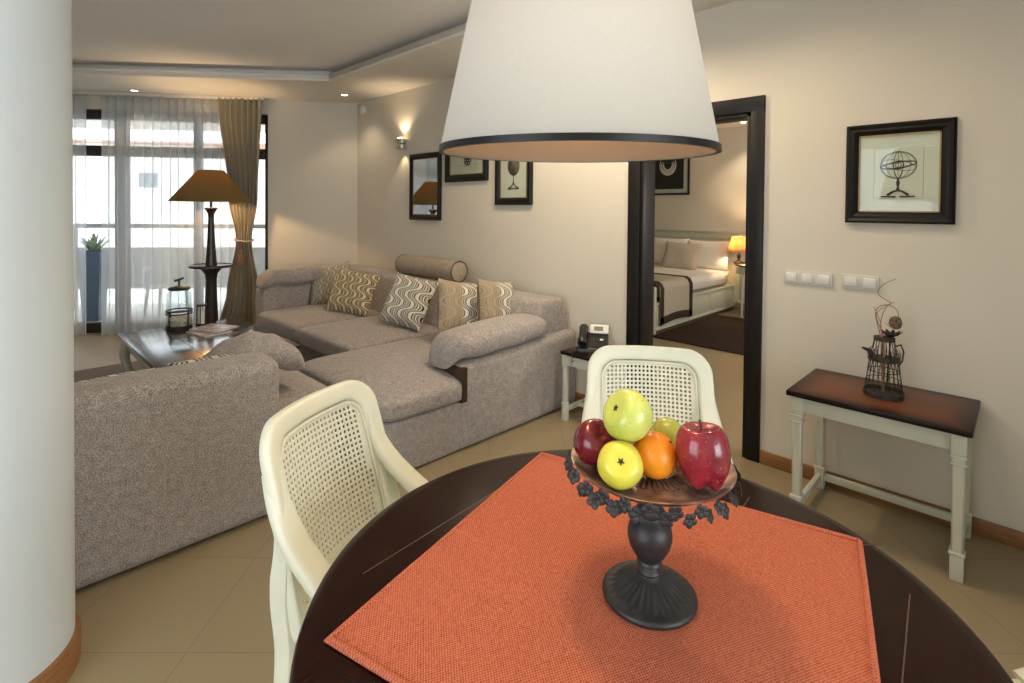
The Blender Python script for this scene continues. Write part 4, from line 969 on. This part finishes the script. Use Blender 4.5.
ck = thing('cake_stand', 'dark iron pedestal cake stand with flower fringe holding fruit', 'cake stand', (.780, .438, .7560))
def flute(r, z, a, i): return r * (1 + (.050 * math.cos(a * 28) if 6 <= i <= 9 else 0))
b = MB(); pr_ = [(0, 0), (.073, 0), (.0765, .004), (.0765, .009), (.072, .0125), (.064, .0135), (.057, .0165), (.046, .0235), (.034, .0305), (.025, .0355), (.019, .0385), (.0175, .041), (.0195, .0435), (.0195, .047), (.015, .050), (.0135, .053), (.016, .056), (.0205, .058), (.0205, .061), (.0185, .064), (.025, .073), (.033, .087), (.0365, .101), (.0365, .110), (.034, .120), (.028, .129), (.021, .135), (.0195, .138), (.0235, .141), (.0245, .145), (.022, .149), (.017, .152), (.0155, .160), (.016, .178), (.022, .195), (.034, .207), (0, .207)]
b.lathe(pr_, 224, rfn=flute); obj('pedestal', b, M['iron'], ck, ang=60)
PZ = .222
b = MB(); pp = [(0, PZ - .012), (.03, PZ - .016), (.06, PZ - .012), (.085, PZ - .010), (.115, PZ - .006), (.130, PZ + .004), (.132, PZ + .007), (.129, PZ + .008), (.114, PZ - .001), (.088, PZ - .004), (.083, PZ - .001), (.076, PZ - .004), (.072, PZ - .004), (.030, PZ - .004), (.026, PZ - .0015), (0, PZ - .001)]
def ribs(r, z, a, i): return r
b.lathe(pp, 96)
obj('plate', b, M['plate'], ck, ang=60)
b = MB()
for k in range(52):
    a = 2 * math.pi * k / 52; ca, sa = math.cos(a), math.sin(a); b.tube([(.040 * ca, .040 * sa, PZ - .0045), (.058 * ca, .058 * sa, PZ - .0022), (.076 * ca, .076 * sa, PZ - .0045)], [.0014, .0022, .0028], 5)
o = obj('radial_ribs', b, M['plate'], ck)
fb = MB()
for k in range(5):
    a = R(72 * k + 90); c0 = Vector((.0088 * math.cos(a), 0, .0088 * math.sin(a)))
    fb.cushion(c0, (.0066, .0022, .0066), 2.2, 6)
fb.cushion((0, .0015, 0), (.0036, .003, .0036), 2, 5)
flower0 = obj('flower', fb, M['iron'], ck)
rf = random.Random(5)
for k in range(48):
    f_ = flower0 if k == 0 else flower0.copy()
    if k: COL.objects.link(f_); f_.parent = ck
    a = 2 * math.pi * k / 48 + rf.uniform(-.03, .03); dz = (0.001, -.0085)[k % 2]; rr = .1325 + (.002 if k % 2 else .0035)
    f_.location = (rr * math.cos(a), rr * math.sin(a), PZ - .0055 + dz + rf.uniform(-.002, .002))
    f_.rotation_euler = (R(rf.uniform(-40, 12)), R(rf.uniform(0, 72)), a + R(90) + R(rf.uniform(-18, 18))); s_ = rf.uniform(.66, .88); f_.scale = (s_, s_, s_)

def apple(name, label, mat, loc, r, h, tilt=(0, 0, 0), lobes=0, taper=.0, stem=True, cat='apple', rz=0):
    """r: largest radius, h: height"""
    prof = []; n_ = 30
    for i in range(n_ + 1):
        th = math.pi * i / n_; s, c = math.sin(th), -math.cos(th)
        rr = r * (s ** (.70 if lobes >= 1 else .85)) * (1 + taper * c) ; z = h / 2 * c
        z += h * .13 * math.exp(-((th - math.pi) / .42) ** 2) * -1.0 + h * .07 * math.exp(-(th / .4) ** 2)
        prof.append((max(rr, 0.0), z))
    def rf_(rad, z, a, i):
        c = i / n_; k = lobes * (.055 * (1 - c) ** 2 + .03 * c ** 4) if lobes else .012
        return rad * (1 + k * math.cos(5 * a))
    root = thing(name, label, cat, loc); root.rotation_euler = tilt
    b = MB(); b.lathe(prof, 48, rfn=rf_); 
    if lobes:
        for v in b.bm.verts:
            a = math.atan2(v.co.y, v.co.x)
            if v.co.z < -h * .3: v.co.z -= .004 * lobes * math.cos(5 * a) * min(1, math.hypot(v.co.x, v.co.y) / (r * .4))
    obj('fruit_body', b, M[mat], root, ang=80)
    if stem:
        b = MB(); b.tube(cat_rom([(0, 0, h * .34), (.001, 0, h * .42), (.004, .001, h * .50)], 4), [.0016, .0014, .0013, .0013, .0013, .0013, .0013, .0015, .002][:9], 6); obj('stem', b, M['stem'], root)
    else:
        b = MB()
        for k in range(5):
            a = 2 * math.pi * k / 5; b.tube([(0, 0, h * .355), (.003 * math.cos(a), .003 * math.sin(a), h * .385), (.0055 * math.cos(a), .0055 * math.sin(a), h * .375)], [.0016, .0014, .0006], 5)
        obj('blossom_end', b, M['stem'], root)
    return root
Z0 = .7560 + PZ
tocam = Vector((-.70, -.58, .42))
def euler_to(d, roll=0): return Vector((0, 0, 1)).rotation_difference(Vector(d)).to_euler()
apple('apple', 'dark red apple on the edge of the cake stand beside the small table with telephone', 'apple_dark', (.716, .505, Z0 + .0345), .0365, .071, (R(18), R(-30), R(40)), .45, .06)
apple('apple', 'pale green apple resting on top of the fruit pile', 'apple_green', (.724, .448, Z0 + .094), .0405, .072, euler_to((-.75, .35, .55)), 0, .04, False)
apple('apple', 'yellow apple at the front with its dark blossom end showing', 'apple_yellow', (.684, .436, Z0 + .0325), .0345, .067, euler_to((-.70, -.50, .62)), 0, .02, False)
apple('apple', 'tall deep red apple with lobed base on the console side of the stand', 'apple_red', (.774, .346, Z0 + .050), .0400, .100, (R(-5), R(4), R(30)), 1.0, .07)
apple('apple', 'green apple at the back of the stand, mostly hidden behind the orange', 'pear', (.838, .438, Z0 + .0295), .0305, .057, (R(8), R(60), 0), 0, .03, False)
og = thing('orange', 'bright orange in the middle of the fruit pile', 'orange', (.749, .414, Z0 + .034)); og.rotation_euler = (R(40), R(20), 0)
b = MB(); b.lathe([(.0355 * math.sin(math.pi * i / 28), -.0345 * math.cos(math.pi * i / 28)) for i in range(29)], 40); obj('fruit_body', b, M['orange'], og, ang=80)
b = MB(); b.lathe([(0, .0335), (.003, .0345), (.002, .0355), (0, .0358)], 8); obj('stem', b, M['stem'], og)

# ------------------------------------------------------------------ cane chairs
def Sy(x, z): return -.115 * max(0, (z - .45) / .47) ** 1.15 + .042 * (abs(x) / .2) ** 2
def outline(wt, wb, zt, zb, rt, rb, n=12):
    P = []
    def cnr(cx, cz, a0, r):
        for k in range(n + 1):
            a = R(a0 + 90 * k / n); P.append((cx + r * math.cos(a), cz + r * math.sin(a)))
    def side(p, q, m_):
        for k in range(1, m_): P.append((p[0] + (q[0] - p[0]) * k / m_, p[1] + (q[1] - p[1]) * k / m_))
    cnr(wt - rt, zt - rt, 0, rt); side((wt - rt, zt), (-wt + rt, zt), 12); cnr(-wt + rt, zt - rt, 90, rt); side((-wt, zt - rt), (-wb, zb + rb), 14)
    cnr(-wb + rb, zb + rb, 180, rb); side((-wb + rb, zb), (wb - rb, zb), 12); cnr(wb - rb, zb + rb, 270, rb); side((wb, zb + rb), (wt, zt - rt), 14)
    return P
ZT = .915
def make_chair(label):
    r = thing('dining_chair', label, 'chair', (0, 0, 0), 0, 'cream cane dining chairs')
    O = outline(.212, .222, ZT, .475, .078, .03); I = outline(.162, .172, ZT - .048, .525, .050, .02)
    o3 = [Vector((x, Sy(x, z), z)) for x, z in O]; i3 = [Vector((x, Sy(x, z), z)) for x, z in I]
    nr = [Vector((-.5 * x, 1, .25)).normalized() for x, z in O]
    b = MB(); b.ring_frame(o3, i3, nr, .034); obj('back_frame', b, M['cream'], r, ang=50)
    # woven cane panel with real openings
    b = MB(); p = .0138; ho = .0036; cache = {}
    def V(x, z):
        k = (round(x, 5), round(z, 5))
        if k not in cache: cache[k] = b.bm.verts.new((x, Sy(x, z) + .004, z))
        return cache[k]
    nx, nz = 12, 27; zc = .515
    for i in range(-nx, nx + 1):
        for j in range(0, nz + 1):
            x, z = i * p, zc + j * p; xl, xh, zl, zh = x - p / 2, x + p / 2, z - p / 2, z + p / 2
            ax_ = abs(x); top = ZT - .048; wx_ = .172 - .010 * (z - .52) / .36
            if ax_ > wx_ + .006 or z > top + .006: continue
            if ax_ > wx_ - .05 and z > top - .05 and math.hypot(ax_ - (wx_ - .05), z - (top - .05)) > .056: continue
            A = [V(xl, zl), V(xh, zl), V(xh, zh), V(xl, zh)]
            if ax_ > wx_ - .016 or z > top - .016 or z < .545 or (ax_ > wx_ - .05 and z > top - .05 and math.hypot(ax_ - (wx_ - .05), z - (top - .05)) > .036):
                b.bm.faces.new(A); continue
            h = ho; c8 = [V(x - h, z - h), V(x + h, z - h), V(x + h, z + h), V(x - h, z + h)]
            for k in range(4): b.bm.faces.new((A[k], A[(k + 1) % 4], c8[(k + 1) % 4], c8[k]))
    obj('cane_back', b, M['cane'], r, solid=.0025)
    b = MB(); mid = [(v * .985 if abs(v) else v) for v in ()]
    I2 = outline(.158, .168, ZT - .052, .529, .048, .02); b.tube([Vector((x, Sy(x, z) + .010, z)) for x, z in I2], .0042, 6, closed=True); obj('cane_spline', b, M['cream'], r)
    for sx in (-1, 1):
        keys = [((.188, Sy(.19, .82), .82), (0, 1, .25), .022, .030), ((.191, Sy(.19, .75) + .004, .75), (0, 1, .35), .027, .032), ((.197, Sy(.2, .69) + .028, .685), (0, .85, .5), .032, .034), ((.205, .085, .625), (0, .65, .8), .033, .034), ((.214, .17, .565), (0, .5, 1), .030, .032), ((.220, .27, .515), (0, .35, 1), .028, .030), ((.222, .37, .475), (0, .4, 1), .026, .028)]
        C_ = cat_rom([k[0] for k in keys], 6); N_ = cat_rom([k[1] for k in keys], 6); W_ = cat_rom([(k[2], k[3], 0) for k in keys], 6)
        o3, i3, nn, = [], [], []; th = [w[1] for w in W_]
        for c, n_, w in zip(C_, N_, W_):
            c = Vector((c.x * sx, c.y, c.z)); o3.append(c + Vector((w.x, 0, 0)) * sx); i3.append(c - Vector((w.x, 0, 0)) * sx); nn.append(n_.normalized())
        b = MB(); b.ring_frame(o3, i3, nn, .032, closed=False); obj('armrest', b, M['cream'], r, ang=50)
        b = MB(); P = cat_rom([(sx * .190, Sy(.2, .74) + .004, .74), (sx * .198, Sy(.2, .66) - .002, .66), (sx * .203, -.004, .56), (sx * .206, .008, .44), (sx * .210, -.015, .25), (sx * .215, -.085, .0)], 6); b.tube(P, [min(.016 + .0016 * i, .034 - .011 * i / (len(P) - 1)) for i in range(len(P))], 4, sq=True); bmesh.ops.bevel(b.bm, geom=b.bm.edges[:], offset=.004, segments=2, profile=.5, affect='EDGES'); obj('leg', b, M['cream'], r)
        b = MB(); P = cat_rom([(sx * .220, .365, .475), (sx * .220, .366, .38), (sx * .218, .368, .20), (sx * .217, .372, .0)], 6); b.tube(P, [.028 - .008 * i / (len(P) - 1) for i in range(len(P))], 4, sq=True); bmesh.ops.bevel(b.bm, geom=b.bm.edges[:], offset=.004, segments=2, profile=.5, affect='EDGES'); obj('leg', b, M['cream'], r)
    O = [(.225 * math.copysign(abs(math.cos(R(a))) ** .35, math.cos(R(a))), .19 + .205 * math.copysign(abs(math.sin(R(a))) ** .35, math.sin(R(a)))) for a in range(0, 360, 5)]
    b = MB(); b.ring_frame([Vector((x, y, .435)) for x, y in O], [Vector((x * .78, .19 + (y - .19) * .78, .435)) for x, y in O], [Vector((0, 0, 1))] * len(O), .055); obj('seat_frame', b, M['cream'], r, ang=50)
    b = MB(); b.cushion((0, .19, .452), (.195, .180, .022), 6, 14, az=2.5); obj('seat', b, M['cane'], r)
    return r
def put_chair(c, top, face):
    """top: where the middle of the back's top edge stands; face: the way the sitter looks"""
    f = Vector((face[0], face[1], 0)).normalized(); c.location = Vector((top[0], top[1], 0)) + f * .115
    c.rotation_euler = (0, 0, math.atan2(f.y, f.x) - math.pi / 2)
ch1 = make_chair('cream cane back dining chair between the near sofa and the table')
put_chair(ch1, (.583, 1.311), (.454, -.891))
ch2 = copy_tree(ch1); ch2['label'] = 'cream cane back dining chair behind the fruit, near the bedroom door'; put_chair(ch2, (1.675, .962), (-.80, -.60))
ch3 = copy_tree(ch1); ch3['label'] = 'cream dining chair almost wholly out of view, on the console side of the table'; put_chair(ch3, (1.568, -.53), (-.64, .77))

# ------------------------------------------------------------------ pendant over the table
PL = Vector((.799, .616, 0)); PB = 1.507
pn = thing('pendant_lamp', 'big cream linen pendant shade with black edging above the table', 'pendant lamp', (PL.x, PL.y, PB))
tl2 = Matrix.Rotation(R(1.6), 3, Vector((.701, -.713, 0)))     # the shade hangs a little out of true
RB, RT, SH = .257, .174, .40
def openlathe(b): bmesh.ops.delete(b.bm, geom=[f for f in b.bm.faces if len(f.verts) > 4], context='FACES')
b = MB(); b.lathe([(RB, 0), (RB - (RB - RT) * .5, SH / 2), (RT, SH)], 96, (0, 0, 0), tl2); openlathe(b); obj('lamp_shade', b, M['linen_shade'], pn, solid=.0016)
b = MB(); b.lathe([(RB - .004, .001), (RB - (RB - RT) * .5 - .004, SH / 2), (RT - .004, SH)], 96, (0, 0, 0), tl2); openlathe(b); obj('shade_lining', b, M['shade_lining'], pn, solid=.0012)
for z, r_ in ((.0045, RB), (SH - .004, RT)):
    b = MB(); b.lathe([(r_ - .006, z - .0055), (r_ + .0025, z - .0055), (r_ + .0018, z + .0055), (r_ - .006, z + .0055)], 96, (0, 0, 0), tl2); openlathe(b)
    obj('edge_binding', b, M['black_frame'], pn)
b = MB(); b.tube([(0, 0, SH - .05), (0, 0, CZ - PB - .02)], .004, 8); obj('cord', b, M['black_plastic'], pn)
b = MB(); b.lathe([(0, CZ - PB - .045), (.03, CZ - PB - .045), (.055, CZ - PB - .015), (.06, CZ - PB), (0, CZ - PB)], 28); obj('ceiling_rose', b, M['white_plastic'], pn)
b = MB()
for k in range(3):
    a = 2 * math.pi * k / 3; b.tube([(0, 0, SH - .045), (RT * math.cos(a), RT * math.sin(a), SH - .006)], .0025, 6)
b.lathe([(0, SH - .10), (.022, SH - .10), (.022, SH - .04), (0, SH - .04)], 16); obj('lamp_holder', b, M['brass'], pn)
b = MB(); b.cushion((0, 0, SH - .145), (.033, .033, .045), 2, 8); obj('bulb', b, M['bulb'], pn)
point('pendant_light', (PL.x, PL.y, PB + SH - .145), 24, (1, .72, .43), .045, pn)
